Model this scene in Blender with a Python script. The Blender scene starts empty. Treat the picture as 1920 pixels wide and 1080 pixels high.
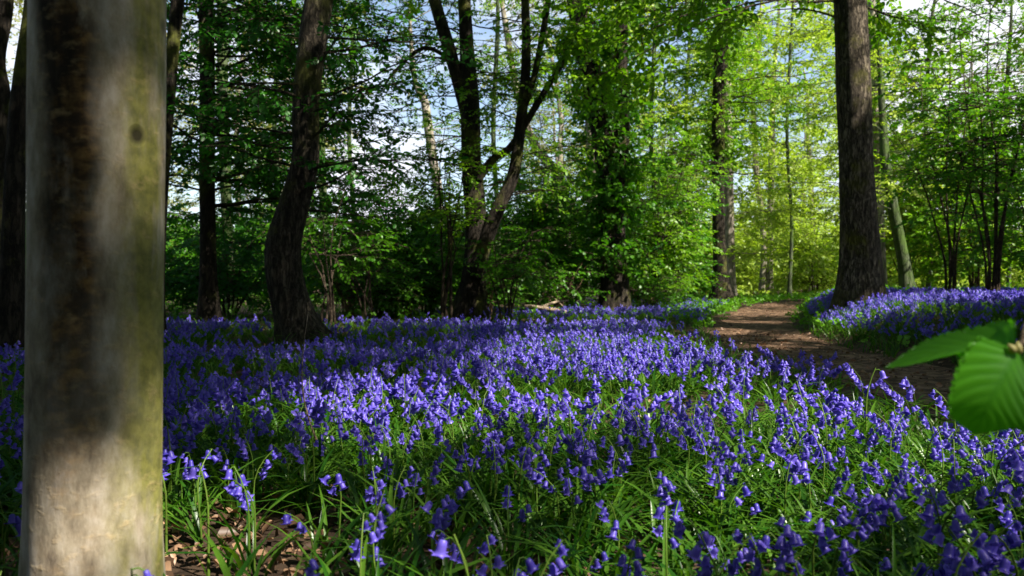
import bpy, math, random
import numpy as np
from mathutils import Vector

SC = bpy.context.scene
R = math.radians
rng = np.random.default_rng(7)
random.seed(7)

# ------------------------------------------------------------------ camera, sky, sun, exposure
F, CX, CY, HZ, CAM_H = 1500.0, 960.0, 540.0, 530.0, 0.55
cam_d = bpy.data.cameras.new('camera')
cam = bpy.data.objects.new('camera', cam_d)
SC.collection.objects.link(cam)
cam.location = (0, 0, CAM_H)
cam.rotation_euler = (R(90) - math.atan((CY - HZ) / F), 0, 0)
cam_d.sensor_width = 36.0
cam_d.lens = 36.0 * F / 1920.0
cam_d.clip_start, cam_d.clip_end = 0.02, 3000
cam_d.dof.use_dof = True
cam_d.dof.focus_distance = 2.4
cam_d.dof.aperture_fstop = 6.5
SC.camera = cam

SUN_EL, SUN_PHI = R(47), R(52)          # elevation; angle from straight behind the camera round to the right
S = np.array([math.cos(SUN_EL) * math.sin(SUN_PHI), -math.cos(SUN_EL) * math.cos(SUN_PHI), math.sin(SUN_EL)])
sun_d = bpy.data.lights.new('sun', 'SUN')
sun_d.energy = 5.0
sun_d.angle = R(0.53)
sun_d.color = (1.0, 0.93, 0.82)
sun = bpy.data.objects.new('sun', sun_d)
SC.collection.objects.link(sun)
sun.rotation_euler = Vector(S).to_track_quat('Z', 'Y').to_euler()
sun.location = (8, -8, 20)

world = bpy.data.worlds.new('World')
SC.world = world
world.use_nodes = True
nt = world.node_tree
nt.nodes.clear()
out = nt.nodes.new('ShaderNodeOutputWorld')
bg = nt.nodes.new('ShaderNodeBackground')
bg.inputs['Strength'].default_value = 0.052
sky = nt.nodes.new('ShaderNodeTexSky')
sky.sky_type = 'NISHITA'
sky.sun_disc = False
sky.sun_elevation = SUN_EL
sky.sun_rotation = math.atan2(S[0], S[1])
sky.air_density, sky.dust_density, sky.ozone_density = 1.0, 1.2, 1.2
tc = nt.nodes.new('ShaderNodeTexCoord')
mp = nt.nodes.new('ShaderNodeMapping')
mp.inputs['Scale'].default_value = (1, 1, 1.5)
mp.inputs['Location'].default_value = (3.1, 0.4, 0.2)
nz = nt.nodes.new('ShaderNodeTexNoise')
nz.inputs['Scale'].default_value = 3.2
nz.inputs['Detail'].default_value = 6
nz.inputs['Roughness'].default_value = 0.55
cr = nt.nodes.new('ShaderNodeValToRGB')
cr.color_ramp.elements[0].position = 0.45
cr.color_ramp.elements[1].position = 0.58
mx = nt.nodes.new('ShaderNodeMix')
mx.data_type = 'RGBA'
mx.inputs[7].default_value = (8.8, 9.0, 9.6, 1)
nt.links.new(tc.outputs['Generated'], mp.inputs['Vector'])
nt.links.new(mp.outputs[0], nz.inputs['Vector'])
nt.links.new(nz.outputs[0], cr.inputs[0])
sx_ = nt.nodes.new('ShaderNodeSeparateXYZ')
nt.links.new(tc.outputs['Generated'], sx_.inputs[0])
lowr = nt.nodes.new('ShaderNodeMapRange')
for _k, _v in ((1, 0.35), (2, 0.6), (3, 1.0), (4, 0.0)): lowr.inputs[_k].default_value = _v
nt.links.new(sx_.outputs[2], lowr.inputs[0])
mlt = nt.nodes.new('ShaderNodeMath'); mlt.operation = 'MULTIPLY'
nt.links.new(cr.outputs[0], mlt.inputs[0]); nt.links.new(lowr.outputs[0], mlt.inputs[1])
nt.links.new(mlt.outputs[0], mx.inputs[0])
hs_ = nt.nodes.new('ShaderNodeHueSaturation')
hs_.inputs['Saturation'].default_value = 0.9
hs_.inputs['Value'].default_value = 1.7
nt.links.new(sky.outputs[0], hs_.inputs['Color'])
nt.links.new(hs_.outputs[0], mx.inputs[6])
nt.links.new(mx.outputs[2], bg.inputs['Color'])
nt.links.new(bg.outputs[0], out.inputs['Surface'])

SC.view_settings.view_transform = 'Standard'
SC.view_settings.look = 'None'
SC.view_settings.exposure = 1.42
SC.view_settings.gamma = 1.0
SC.render.engine = 'CYCLES'
SC.cycles.max_bounces = 7
SC.cycles.diffuse_bounces = 4
SC.cycles.glossy_bounces = 2
SC.cycles.transmission_bounces = 4

# ------------------------------------------------------------------ helpers
def W(px, py, d):
    return np.array([(px - CX) / F * d, d, CAM_H - (py - HZ) / F * d])

def smooth(e0, e1, x):
    t = np.clip((x - e0) / (e1 - e0), 0, 1)
    return t * t * (3 - 2 * t)

_tab = rng.random((256, 256))
def vnoise(x, y):
    x = np.asarray(x, float); y = np.asarray(y, float)
    xi = np.floor(x).astype(int); yi = np.floor(y).astype(int)
    fx = x - xi; fy = y - yi
    fx = fx * fx * (3 - 2 * fx); fy = fy * fy * (3 - 2 * fy)
    g = lambda a, b: _tab[a & 255, b & 255]
    return (g(xi, yi) * (1 - fx) + g(xi + 1, yi) * fx) * (1 - fy) + (g(xi, yi + 1) * (1 - fx) + g(xi + 1, yi + 1) * fx) * fy
def fbm(x, y, o=4):
    s = 0; a = 0.5
    x = np.asarray(x, float); y = np.asarray(y, float)
    for i in range(o):
        s = s + a * vnoise(x * 2 ** i + 17.3 * i, y * 2 ** i - 9.1 * i); a *= 0.5
    return s / (1 - 0.5 ** o)

class MB:
    """collects vertices, quads/tris, a material slot and a tint per face"""
    def __init__(s):
        s.v = []; s.f = []; s.n = 0
    def add(s, v, f, slot=0, tint=0.5):
        v = np.asarray(v, float).reshape(-1, 3); f = np.asarray(f, int)
        s.v.append(v)
        t = np.broadcast_to(np.asarray(tint, float), (len(f),))
        s.f.append((f + s.n, np.full(len(f), slot), t))
        s.n += len(v)
    def build(s, name, mats, parent=None, origin=(0, 0, 0), smooth_f=True):
        me = bpy.data.meshes.new(name)
        v = np.concatenate(s.v) - np.asarray(origin, float)
        me.vertices.add(len(v)); me.vertices.foreach_set('co', v.astype(np.float32).ravel())
        loops = np.concatenate([a.ravel() for a, _, _ in s.f])
        sizes = np.concatenate([np.full(len(a), a.shape[1]) for a, _, _ in s.f])
        slots = np.concatenate([b for _, b, _ in s.f]); tints = np.concatenate([c for _, _, c in s.f])
        starts = np.concatenate([[0], np.cumsum(sizes)[:-1]])
        me.loops.add(len(loops)); me.loops.foreach_set('vertex_index', loops.astype(np.int32))
        me.polygons.add(len(sizes)); me.polygons.foreach_set('loop_start', starts.astype(np.int32))
        me.polygons.foreach_set('loop_total', sizes.astype(np.int32))
        if not isinstance(mats, (list, tuple)): mats = [mats]
        for m in mats: me.materials.append(m)
        me.polygons.foreach_set('material_index', slots.astype(np.int32))
        me.polygons.foreach_set('use_smooth', np.full(len(sizes), smooth_f))
        at = me.attributes.new('tint', 'FLOAT', 'FACE')
        at.data.foreach_set('value', tints.astype(np.float32))
        me.update(calc_edges=True)
        o = bpy.data.objects.new(name, me)
        SC.collection.objects.link(o)
        if parent is not None: o.parent = parent
        else: o.location = origin
        return o

def tag(o, label=None, cat=None, group=None, kind=None):
    if label: o['label'] = label
    if cat: o['category'] = cat
    if group: o['group'] = group
    if kind: o['kind'] = kind
    return o

def empty(name, loc):
    o = bpy.data.objects.new(name, None)
    o.empty_display_size = 0.1
    o.location = tuple(loc)
    SC.collection.objects.link(o)
    return o

def catmull(p, n):
    p = np.asarray(p, float)
    if p.ndim == 1: p = p[:, None]
    k = len(p)
    t = np.linspace(0, k - 1, n)
    i = np.minimum(t.astype(int), k - 2); u = (t - i)[:, None]
    P = np.vstack([2 * p[0] - p[1], p, 2 * p[-1] - p[-2]])
    a, b, c, d = P[i], P[i + 1], P[i + 2], P[i + 3]
    return 0.5 * ((2 * b) + (c - a) * u + (2 * a - 5 * b + 4 * c - d) * u ** 2 + (3 * b - a - 3 * c + d) * u ** 3)

def tube(pts, rad, sides, mod=None, cap=False):
    """a tapered tube; mod(k, ang, len) scales the radius"""
    pts = np.asarray(pts, float); n = len(pts)
    T = np.gradient(pts, axis=0); T /= np.linalg.norm(T, axis=1)[:, None] + 1e-9
    ref = np.array([1., 0, 0]) if abs(T[0][0]) < 0.8 else np.array([0, 1., 0])
    N = np.empty_like(pts); nn = ref
    for k in range(n):
        nn = nn - T[k] * np.dot(nn, T[k]); nn /= np.linalg.norm(nn) + 1e-9; N[k] = nn
    B = np.cross(T, N)
    a = np.linspace(0, 2 * np.pi, sides, endpoint=False)
    rr = np.asarray(rad, float)[:, None] * np.ones(sides)
    if mod is not None:
        ln = np.concatenate([[0], np.cumsum(np.linalg.norm(np.diff(pts, axis=0), axis=1))])
        rr = rr * mod(a[None, :], ln[:, None])
    v = pts[:, None] + rr[..., None] * (np.cos(a)[None, :, None] * N[:, None] + np.sin(a)[None, :, None] * B[:, None])
    idx = np.arange(n * sides).reshape(n, sides); nx = np.roll(idx, -1, axis=1)
    f = np.stack([idx[:-1], nx[:-1], nx[1:], idx[1:]], -1).reshape(-1, 4)
    return v.reshape(-1, 3), f

def rot(yaw, pitch, roll):
    """local x along (yaw, pitch up); arrays -> (n,3,3)"""
    cy, sy, cp, sp, cr_, sr = np.cos(yaw), np.sin(yaw), np.cos(pitch), np.sin(pitch), np.cos(roll), np.sin(roll)
    X = np.stack([cy * cp, sy * cp, sp], -1)
    Y0 = np.stack([-sy, cy, 0 * cy], -1)
    Z0 = np.cross(X, Y0)
    Y = Y0 * cr_[..., None] + Z0 * sr[..., None]
    Z = np.cross(X, Y)
    return np.stack([X, Y, Z], -1)

# ------------------------------------------------------------------ materials
def mat(name):
    m = bpy.data.materials.new(name); m.use_nodes = True
    n = m.node_tree; n.nodes.clear()
    o = n.nodes.new('ShaderNodeOutputMaterial')
    return m, n, o

def node(n, t, **kw):
    x = n.nodes.new(t)
    for k, v in kw.items():
        if k in x.inputs: x.inputs[k].default_value = v
        else: setattr(x, k, v)
    return x

def ramp(n, src, stops):
    c = n.nodes.new('ShaderNodeValToRGB')
    e = c.color_ramp.elements
    while len(e) < len(stops): e.new(0.5)
    for k, (p, col) in enumerate(stops):
        e[k].position = p; e[k].color = (*col, 1) if len(col) == 3 else col
    n.links.new(src, c.inputs[0])
    return c

def leaf_mat(name, c0, c1, trans=0.45, gloss=0.018, trans_gain=1.3, rough=0.4):
    m, n, o = mat(name)
    at = node(n, 'ShaderNodeAttribute', attribute_name='tint')
    c = ramp(n, at.outputs['Fac'], [(0.0, c0), (1.0, c1)])
    d = n.nodes.new('ShaderNodeBsdfDiffuse'); n.links.new(c.outputs[0], d.inputs['Color'])
    t = n.nodes.new('ShaderNodeBsdfTranslucent')
    g = node(n, 'ShaderNodeMix', data_type='RGBA', blend_type='MULTIPLY')
    g.inputs[0].default_value = 1.0
    n.links.new(c.outputs[0], g.inputs[6]); g.inputs[7].default_value = (trans_gain * 0.95, trans_gain, trans_gain * 0.35, 1)
    n.links.new(g.outputs[2], t.inputs['Color'])
    mxs = node(n, 'ShaderNodeMixShader'); mxs.inputs[0].default_value = trans
    n.links.new(d.outputs[0], mxs.inputs[1]); n.links.new(t.outputs[0], mxs.inputs[2])
    gl = node(n, 'ShaderNodeBsdfGlossy', Roughness=rough)
    gl.inputs['Color'].default_value = (1, 1, 1, 1)
    m2 = node(n, 'ShaderNodeMixShader'); m2.inputs[0].default_value = gloss
    n.links.new(mxs.outputs[0], m2.inputs[1]); n.links.new(gl.outputs[0], m2.inputs[2])
    n.links.new(m2.outputs[0], o.inputs['Surface'])
    return m

def bark_mat(name, dark, light, moss=(0.10, 0.11, 0.02), moss_amt=0.3, scale=20.0, stretch=0.28, bump=0.8, dist=0.02):
    m, n, o = mat(name)
    tcn = n.nodes.new('ShaderNodeTexCoord')
    inf = n.nodes.new('ShaderNodeObjectInfo')
    addv = node(n, 'ShaderNodeVectorMath', operation='ADD')
    n.links.new(tcn.outputs['Object'], addv.inputs[0]); n.links.new(inf.outputs['Random'], addv.inputs[1])
    mpn = node(n, 'ShaderNodeMapping'); mpn.inputs['Scale'].default_value = (1, 1, stretch)
    n.links.new(addv.outputs[0], mpn.inputs['Vector'])
    n1 = node(n, 'ShaderNodeTexNoise', Scale=scale, Detail=6.0, Roughness=0.65)
    vo = node(n, 'ShaderNodeTexVoronoi', feature='DISTANCE_TO_EDGE', Scale=scale * 1.1)
    wv = node(n, 'ShaderNodeMix', data_type='VECTOR'); wv.inputs[0].default_value = 0.12
    n.links.new(mpn.outputs[0], wv.inputs[4]); n.links.new(n1.outputs['Color'], wv.inputs[5])
    n.links.new(mpn.outputs[0], n1.inputs['Vector']); n.links.new(wv.outputs[1], vo.inputs['Vector'])
    c = ramp(n, n1.outputs[0], [(0.3, dark), (0.68, light)])
    crk = ramp(n, vo.outputs[0], [(0.0, (0.25, 0.25, 0.25)), (0.16, (1, 1, 1))])
    mu = node(n, 'ShaderNodeMix', data_type='RGBA', blend_type='MULTIPLY'); mu.inputs[0].default_value = 0.8
    n.links.new(c.outputs[0], mu.inputs[6]); n.links.new(crk.outputs[0], mu.inputs[7])
    n2 = node(n, 'ShaderNodeTexNoise', Scale=2.3, Detail=5.0, Roughness=0.7)
    n.links.new(addv.outputs[0], n2.inputs['Vector'])
    mr = ramp(n, n2.outputs[0], [(0.62 - moss_amt * 0.4, (0, 0, 0)), (0.75 - moss_amt * 0.3, (1, 1, 1))])
    mm = node(n, 'ShaderNodeMix', data_type='RGBA')
    n.links.new(mr.outputs[0], mm.inputs[0]); n.links.new(mu.outputs[2], mm.inputs[6])
    mm.inputs[7].default_value = (*moss, 1)
    b = node(n, 'ShaderNodeBsdfPrincipled', Roughness=0.9)
    b.inputs['Specular IOR Level'].default_value = 0.15
    n.links.new(mm.outputs[2], b.inputs['Base Color'])
    hs = node(n, 'ShaderNodeMath', operation='ADD')
    n.links.new(crk.outputs[0], hs.inputs[0]); n.links.new(n1.outputs[0], hs.inputs[1])
    bp = node(n, 'ShaderNodeBump', Strength=bump, Distance=dist)
    n.links.new(hs.outputs[0], bp.inputs['Height']); n.links.new(bp.outputs[0], b.inputs['Normal'])
    n.links.new(b.outputs[0], o.inputs['Surface'])
    return m

M = {}
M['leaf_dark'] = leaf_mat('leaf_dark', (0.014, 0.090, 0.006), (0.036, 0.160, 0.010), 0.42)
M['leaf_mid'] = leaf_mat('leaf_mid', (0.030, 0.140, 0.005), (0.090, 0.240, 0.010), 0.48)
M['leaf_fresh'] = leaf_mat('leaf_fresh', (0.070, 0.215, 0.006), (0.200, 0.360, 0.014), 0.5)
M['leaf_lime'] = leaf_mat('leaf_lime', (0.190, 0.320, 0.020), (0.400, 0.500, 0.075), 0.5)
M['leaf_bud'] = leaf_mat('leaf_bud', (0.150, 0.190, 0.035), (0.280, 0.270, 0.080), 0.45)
M['ivy'] = leaf_mat('ivy_leaf', (0.014, 0.070, 0.006), (0.060, 0.170, 0.012), 0.3, 0.04, rough=0.35)
M['strap'] = leaf_mat('strap_leaf', (0.014, 0.078, 0.005), (0.095, 0.205, 0.018), 0.4, 0.018, rough=0.33)
M['herb'] = leaf_mat('herb_leaf', (0.060, 0.220, 0.010), (0.160, 0.350, 0.018), 0.45)
M['stem'] = leaf_mat('flower_stem', (0.060, 0.150, 0.015), (0.130, 0.200, 0.030), 0.2)
M['petal'] = leaf_mat('bluebell_petal', (0.052, 0.037, 0.380), (0.205, 0.150, 0.730), 0.38, 0.03, 1.0)
M['litter'] = leaf_mat('dead_leaf', (0.050, 0.026, 0.013), (0.340, 0.205, 0.120), 0.12, 0.03, 0.9)
def fix_trans(m, rgb):
    for x in m.node_tree.nodes:
        if x.type == 'MIX' and x.blend_type == 'MULTIPLY': x.inputs[7].default_value = (*rgb, 1)
fix_trans(M['petal'], (1.1, 0.95, 1.1)); fix_trans(M['litter'], (1, 0.8, 0.5))
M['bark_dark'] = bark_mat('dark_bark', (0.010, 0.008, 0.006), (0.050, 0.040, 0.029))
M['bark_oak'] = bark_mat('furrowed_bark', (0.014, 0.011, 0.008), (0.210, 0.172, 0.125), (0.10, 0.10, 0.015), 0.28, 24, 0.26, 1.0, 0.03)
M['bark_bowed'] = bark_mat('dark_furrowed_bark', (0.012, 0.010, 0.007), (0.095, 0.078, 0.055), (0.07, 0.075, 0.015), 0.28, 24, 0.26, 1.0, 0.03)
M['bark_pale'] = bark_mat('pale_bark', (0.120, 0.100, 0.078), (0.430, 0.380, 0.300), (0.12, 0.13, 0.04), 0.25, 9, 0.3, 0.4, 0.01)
M['bark_green'] = bark_mat('algae_bark', (0.040, 0.055, 0.030), (0.110, 0.130, 0.070), (0.06, 0.10, 0.02), 0.5, 12, 0.2)
M['twig'] = bark_mat('twig_bark', (0.030, 0.022, 0.015), (0.110, 0.080, 0.055), moss_amt=0.15, scale=30)
M['deadwood'] = bark_mat('dead_wood', (0.200, 0.140, 0.090), (0.480, 0.380, 0.270), moss_amt=0.05, scale=30)

# smooth grey bark of the near trunk: lichen, orange-brown patches, moss on its right flank
def near_bark():
    m, n, o = mat('smooth_grey_bark')
    tcn = n.nodes.new('ShaderNodeTexCoord')
    sep = n.nodes.new('ShaderNodeSeparateXYZ'); n.links.new(tcn.outputs['Object'], sep.inputs[0])
    def mapped(sx, sz, off=0):
        q = node(n, 'ShaderNodeMapping'); q.inputs['Scale'].default_value = (sx, sx, sz); q.inputs['Location'].default_value = (off, off * 0.7, off * 1.3)
        n.links.new(tcn.outputs['Object'], q.inputs['Vector']); return q.outputs[0]
    def noise(vec, sc, det=5.0, ro=0.6):
        q = node(n, 'ShaderNodeTexNoise', Scale=sc, Detail=det, Roughness=ro); n.links.new(vec, q.inputs['Vector']); return q.outputs[0]
    base_n = noise(mapped(1, 0.45), 22, 7, 0.7)
    base = ramp(n, base_n, [(0.30, (0.10, 0.078, 0.055)), (0.47, (0.29, 0.245, 0.175)), (0.68, (0.50, 0.45, 0.385))])
    def mix(a, b, fac, ):
        q = node(n, 'ShaderNodeMix', data_type='RGBA')
        n.links.new(fac, q.inputs[0]); n.links.new(a, q.inputs[6])
        if isinstance(b, tuple): q.inputs[7].default_value = (*b, 1)
        else: n.links.new(b, q.inputs[7])
        return q.outputs[2]
    def mul(a, b):
        q = node(n, 'ShaderNodeMath', operation='MULTIPLY')
        n.links.new(a, q.inputs[0])
        if isinstance(b, float): q.inputs[1].default_value = b
        else: n.links.new(b, q.inputs[1])
        return q.outputs[0]
    def zone(src, a, b, c, d):
        return ramp(n, src, [(a, (0, 0, 0)), (b, (1, 1, 1)), (c, (1, 1, 1)), (d, (0, 0, 0))]).outputs[0]
    dt = node(n, 'ShaderNodeVectorMath', operation='DOT_PRODUCT'); dt.inputs[1].default_value = (0.89, 0.46, 0)
    n.links.new(tcn.outputs['Object'], dt.inputs[0])
    wob = node(n, 'ShaderNodeMath', operation='MULTIPLY_ADD'); wob.inputs[1].default_value = 0.05; n.links.new(noise(mapped(1, 0.5, 14), 9, 4, 0.6), wob.inputs[0]); n.links.new(dt.outputs['Value'], wob.inputs[2])
    xs = node(n, 'ShaderNodeMapRange'); xs.inputs[1].default_value = -0.063; xs.inputs[2].default_value = 0.123
    n.links.new(wob.outputs[0], xs.inputs[0]); X = xs.outputs[0]
    # orange-brown patches left of the middle, darkened upward to paint in shadow
    br_n = ramp(n, noise(mapped(1, 0.5, 3), 13, 6, 0.7), [(0.38, (0, 0, 0)), (0.52, (1, 1, 1))]).outputs[0]
    brc = ramp(n, noise(mapped(1, 1.6, 5), 40, 4, 0.6), [(0.30, (0.015, 0.010, 0.006)), (0.48, (0.07, 0.035, 0.012)), (0.62, (0.24, 0.13, 0.035)), (0.8, (0.42, 0.27, 0.09))]).outputs[0]
    Zb = node(n, 'ShaderNodeMapRange')
    for _k, _v in ((1, 0.25), (2, 0.62), (3, 0.25), (4, 0.95)): Zb.inputs[_k].default_value = _v
    n.links.new(sep.outputs[2], Zb.inputs[0])
    col = mix(base.outputs[0], brc, mul(mul(br_n, zone(X, 0.12, 0.22, 0.42, 0.58)), Zb.outputs[0]))
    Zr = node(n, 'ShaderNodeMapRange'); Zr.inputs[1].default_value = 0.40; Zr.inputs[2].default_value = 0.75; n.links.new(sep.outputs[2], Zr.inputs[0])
    shade_n = ramp(n, noise(mapped(1, 0.3, 21), 12, 5, 0.65), [(0.36, (0, 0, 0)), (0.54, (1, 1, 1))]).outputs[0]
    col = mix(col, (0.012, 0.009, 0.006), mul(mul(mul(shade_n, zone(X, 0.12, 0.19, 0.34, 0.50)), Zr.outputs[0]), 0.92))  # near-black streak paints shadow into the trunk's upper left
    # moss and green algae
    mo_n = ramp(n, noise(mapped(1, 0.22, 8), 16, 5, 0.65), [(0.34, (0, 0, 0)), (0.54, (1, 1, 1))]).outputs[0]
    moc = ramp(n, noise(mapped(1, 1, 2), 60, 3), [(0.35, (0.10, 0.105, 0.012)), (0.65, (0.22, 0.215, 0.035))]).outputs[0]
    col = mix(col, moc, mul(mul(mo_n, zone(X, 0.52, 0.80, 0.95, 1.0)), 0.85))
    # straw-coloured flakes lying across the grain
    fl = ramp(n, noise(mapped(1, 1.7, 11), 38, 4, 0.6), [(0.56, (0, 0, 0)), (0.74, (1, 1, 1))]).outputs[0]
    col = mix(col, (0.50, 0.36, 0.17), mul(fl, 0.35))
    # dark knots and pores
    vo = node(n, 'ShaderNodeTexVoronoi', Scale=9.0); n.links.new(mapped(1, 0.9, 1.7), vo.inputs['Vector'])
    kn = ramp(n, vo.outputs['Distance'], [(0.05, (1, 1, 1)), (0.13, (0, 0, 0))]).outputs[0]
    col = mix(col, (0.02, 0.016, 0.01), mul(kn, 0.9))
    b = node(n, 'ShaderNodeBsdfPrincipled', Roughness=0.85); b.inputs['Specular IOR Level'].default_value = 0.2
    n.links.new(col, b.inputs['Base Color'])
    h = node(n, 'ShaderNodeMath', operation='ADD')
    n.links.new(base_n, h.inputs[0]); n.links.new(mul(fl, 0.25), h.inputs[1])
    h2 = node(n, 'ShaderNodeMath', operation='SUBTRACT'); n.links.new(h.outputs[0], h2.inputs[0]); n.links.new(mul(kn, 1.2), h2.inputs[1])
    bp = node(n, 'ShaderNodeBump', Strength=0.7, Distance=0.004)
    n.links.new(h2.outputs[0], bp.inputs['Height']); n.links.new(bp.outputs[0], b.inputs['Normal'])
    n.links.new(b.outputs[0], o.inputs['Surface'])
    return m
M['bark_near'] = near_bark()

def soil_mat(name, stops, sc, sc2, bump):
    m, n, o = mat(name)
    tcn = n.nodes.new('ShaderNodeTexCoord')
    n1 = node(n, 'ShaderNodeTexNoise', Scale=sc, Detail=8.0, Roughness=0.7); n.links.new(tcn.outputs['Object'], n1.inputs['Vector'])
    n2 = node(n, 'ShaderNodeTexVoronoi', Scale=sc2); n.links.new(tcn.outputs['Object'], n2.inputs['Vector'])
    ad = node(n, 'ShaderNodeMix', data_type='RGBA'); ad.inputs[0].default_value = 0.35
    n.links.new(n1.outputs[0], ad.inputs[6]); n.links.new(n2.outputs['Color'], ad.inputs[7])
    c = ramp(n, ad.outputs[2], stops)
    b = node(n, 'ShaderNodeBsdfPrincipled', Roughness=0.95); b.inputs['Specular IOR Level'].default_value = 0.1
    n.links.new(c.outputs[0], b.inputs['Base Color'])
    bp = node(n, 'ShaderNodeBump', Strength=bump, Distance=0.03); n.links.new(ad.outputs[2], bp.inputs['Height']); n.links.new(bp.outputs[0], b.inputs['Normal'])
    n.links.new(b.outputs[0], o.inputs['Surface'])
    return m
M['soil'] = soil_mat('leaf_mould', [(0.3, (0.022, 0.015, 0.010)), (0.7, (0.085, 0.055, 0.035))], 3.0, 28.0, 0.8)
M['path'] = soil_mat('trodden_earth', [(0.30, (0.022, 0.014, 0.009)), (0.48, (0.088, 0.051, 0.030)), (0.72, (0.24, 0.155, 0.098))], 2.2, 22.0, 1.0)

# ------------------------------------------------------------------ terrain
PATH = np.array([(3.4, -4), (2.75, -1), (2.35, 1.5), (2.25, 3.3), (2.4, 4.9), (2.45, 6.9), (3.0, 9.8), (4.15, 13.3), (6.1, 18.0), (9.3, 23), (15, 29), (24, 36)], float)
PYS = np.linspace(-4, 36, 400)
_pc = catmull(PATH, 600)
PXS = np.interp(PYS, _pc[:, 1], _pc[:, 0])
PWS = np.interp(PYS, [-4, 5, 9, 14, 20, 36], [0.5, 0.47, 0.47, 0.56, 0.9, 1.3])
def path_off(x, y):
    """signed distance across the path: + right of its middle"""
    return np.asarray(x) - np.interp(y, PYS, PXS)
def path_hw(y): return np.interp(y, PYS, PWS)
def hz(x, y):
    x = np.asarray(x, float); y = np.asarray(y, float)
    o = path_off(x, y)
    near = smooth(2.0, 6.0, y) * (1 - smooth(16, 26, y))
    bank = 0.28 * smooth(0.5, 1.4, o) * near
    z = bank + 0.05 * (fbm(x * 0.45, y * 0.45, 3) - 0.5) + 0.025 * (fbm(x * 2.1 + 9, y * 2.1, 3) - 0.5)
    z = z - 0.035 * (1 - smooth(0.35, 0.75, np.abs(o))) * (1 - smooth(24, 34, y))
    far = smooth(30, 120, np.hypot(x, y))
    return z * (1 - far) - 0.0 * far

def grid(xs, ys, zf):
    X, Y = np.meshgrid(xs, ys)
    v = np.stack([X, Y, zf(X, Y)], -1).reshape(-1, 3)
    i = np.arange(len(xs) * len(ys)).reshape(len(ys), len(xs))
    f = np.stack([i[:-1, :-1], i[:-1, 1:], i[1:, 1:], i[1:, :-1]], -1).reshape(-1, 4)
    return v, f
def spaced(lo, hi, a, b, fine, coarse_n):
    m = np.arange(a, b + 1e-6, fine)
    l = a - (a - lo) * np.linspace(1, 0, coarse_n, endpoint=False) ** 2.2
    r = b + (hi - b) * np.linspace(0, 1, coarse_n + 1)[1:] ** 2.2
    return np.concatenate([l, m, r])
g = MB()
v, f = grid(spaced(-700, 700, -9, 14, 0.12, 40), spaced(-300, 1000, -1, 24, 0.12, 40), hz)
g.add(v, f)
tag(g.build('ground', M['soil']), 'brown leaf mould floor of the wood under the flowers', 'ground', kind='structure')

p = MB()
ys = np.concatenate([np.arange(-3, 16, 0.1), np.arange(16, 35.5, 0.3)])
rows = []
for y in ys:
    c = np.interp(y, PYS, PXS); h = path_hw(y)
    l = c - h * (0.85 + 0.4 * fbm(y * 1.3, 3.3)); r = c + h * (0.85 + 0.4 * fbm(y * 1.3, 8.8))
    rows.append(np.stack([np.linspace(l, r, 13), np.full(13, y)], -1))
Pv = np.array(rows).reshape(-1, 2)
zz = hz(Pv[:, 0], Pv[:, 1]) + 0.006
e = np.tile(np.concatenate([[0], np.ones(11), [0]]), len(ys))
zz += e * 0.022 * (fbm(Pv[:, 0] * 4, Pv[:, 1] * 4, 3) - 0.2)
i = np.arange(len(Pv)).reshape(len(ys), 13)
p.add(np.column_stack([Pv, zz]), np.stack([i[:-1, :-1], i[:-1, 1:], i[1:, 1:], i[1:, :-1]], -1).reshape(-1, 4))
tag(p.build('path', M['path']), 'trodden brown earth path winding between the bluebells', 'path', kind='structure')

# ------------------------------------------------------------------ sun patches set by shaping the canopy: its leaves are left out here (world metres, at flower height)
GAPS = [  # x, y, rx, ry
    (-0.45, 2.75, 0.95, 0.45), (0.75, 2.9, 0.7, 0.42), (0.55, 4.3, 0.85, 0.55), (0.9, 6.3, 1.0, 0.65), (0.8, 8.3, 1.2, 0.55),
    (0.88, 1.45, 0.56, 0.50), (0.70, 1.05, 0.20, 0.12), (1.0, 2.1, 0.4, 0.4), (0.20, 0.83, 0.18, 0.11), (3.4, 7.9, 0.4, 0.5), (4.0, 7.1, 0.4, 0.5), (4.1, 8.5, 0.4, 0.5), (3.5, 8.9, 0.3, 0.4), (4.7, 9.2, 0.4, 0.5), (4.5, 7.4, 0.45, 0.6), (5.3, 8.4, 0.45, 0.6), (6.1, 9.3, 0.45, 0.7), (4.2, 6.5, 0.35, 0.4), (6.7, 8.5, 0.4, 0.5), (5.4, 10.4, 0.45, 0.6), (2.75, 9.4, 0.40, 0.35), (3.55, 11.6, 0.40, 0.5), (2.45, 7.2, 0.35, 0.25), (4.3, 14.2, 0.45, 0.7), (5.3, 16.4, 0.45, 0.8),
    (-0.50, 0.95, 0.24, 0.20), (-0.69, 1.10, 0.17, 0.14), (-0.77, 1.16, 0.08, 0.07), (0.95, 3.7, 0.4, 0.35), (0.3, 4.9, 0.4, 0.4), (1.15, 5.3, 0.35, 0.35), (-0.66, 1.62, 0.34, 0.26), 
    (2.6, 9.4, 0.5, 0.5), (3.75, 12.2, 0.7, 0.9), (1.7, 11.3, 0.75, 0.55), (4.6, 14.5, 1.4, 1.6), (6.6, 19, 2.2, 2.0),
    (5.0, 8.4, 1.2, 1.3), (6.2, 9.2, 1.4, 2.2), (3.9, 6.8, 0.4, 0.4), (1.2, 13.2, 1.0, 1.6), (2.6, 17.5, 1.2, 2.2), (4.3, 12.9, 1.4, 1.2), (5.9, 13.6, 1.2, 1.2), (0.7, 17.8, 1.5, 1.2), (-0.5, 11.9, 1.6, 0.6), (-0.2, 15.0, 0.5, 0.4), (3.0, 13.3, 0.8, 0.6), (-3.1, 14.5, 0.45, 0.5), (-1.2, 16.0, 0.45, 0.4),
]
GP = np.array(GAPS)
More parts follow.
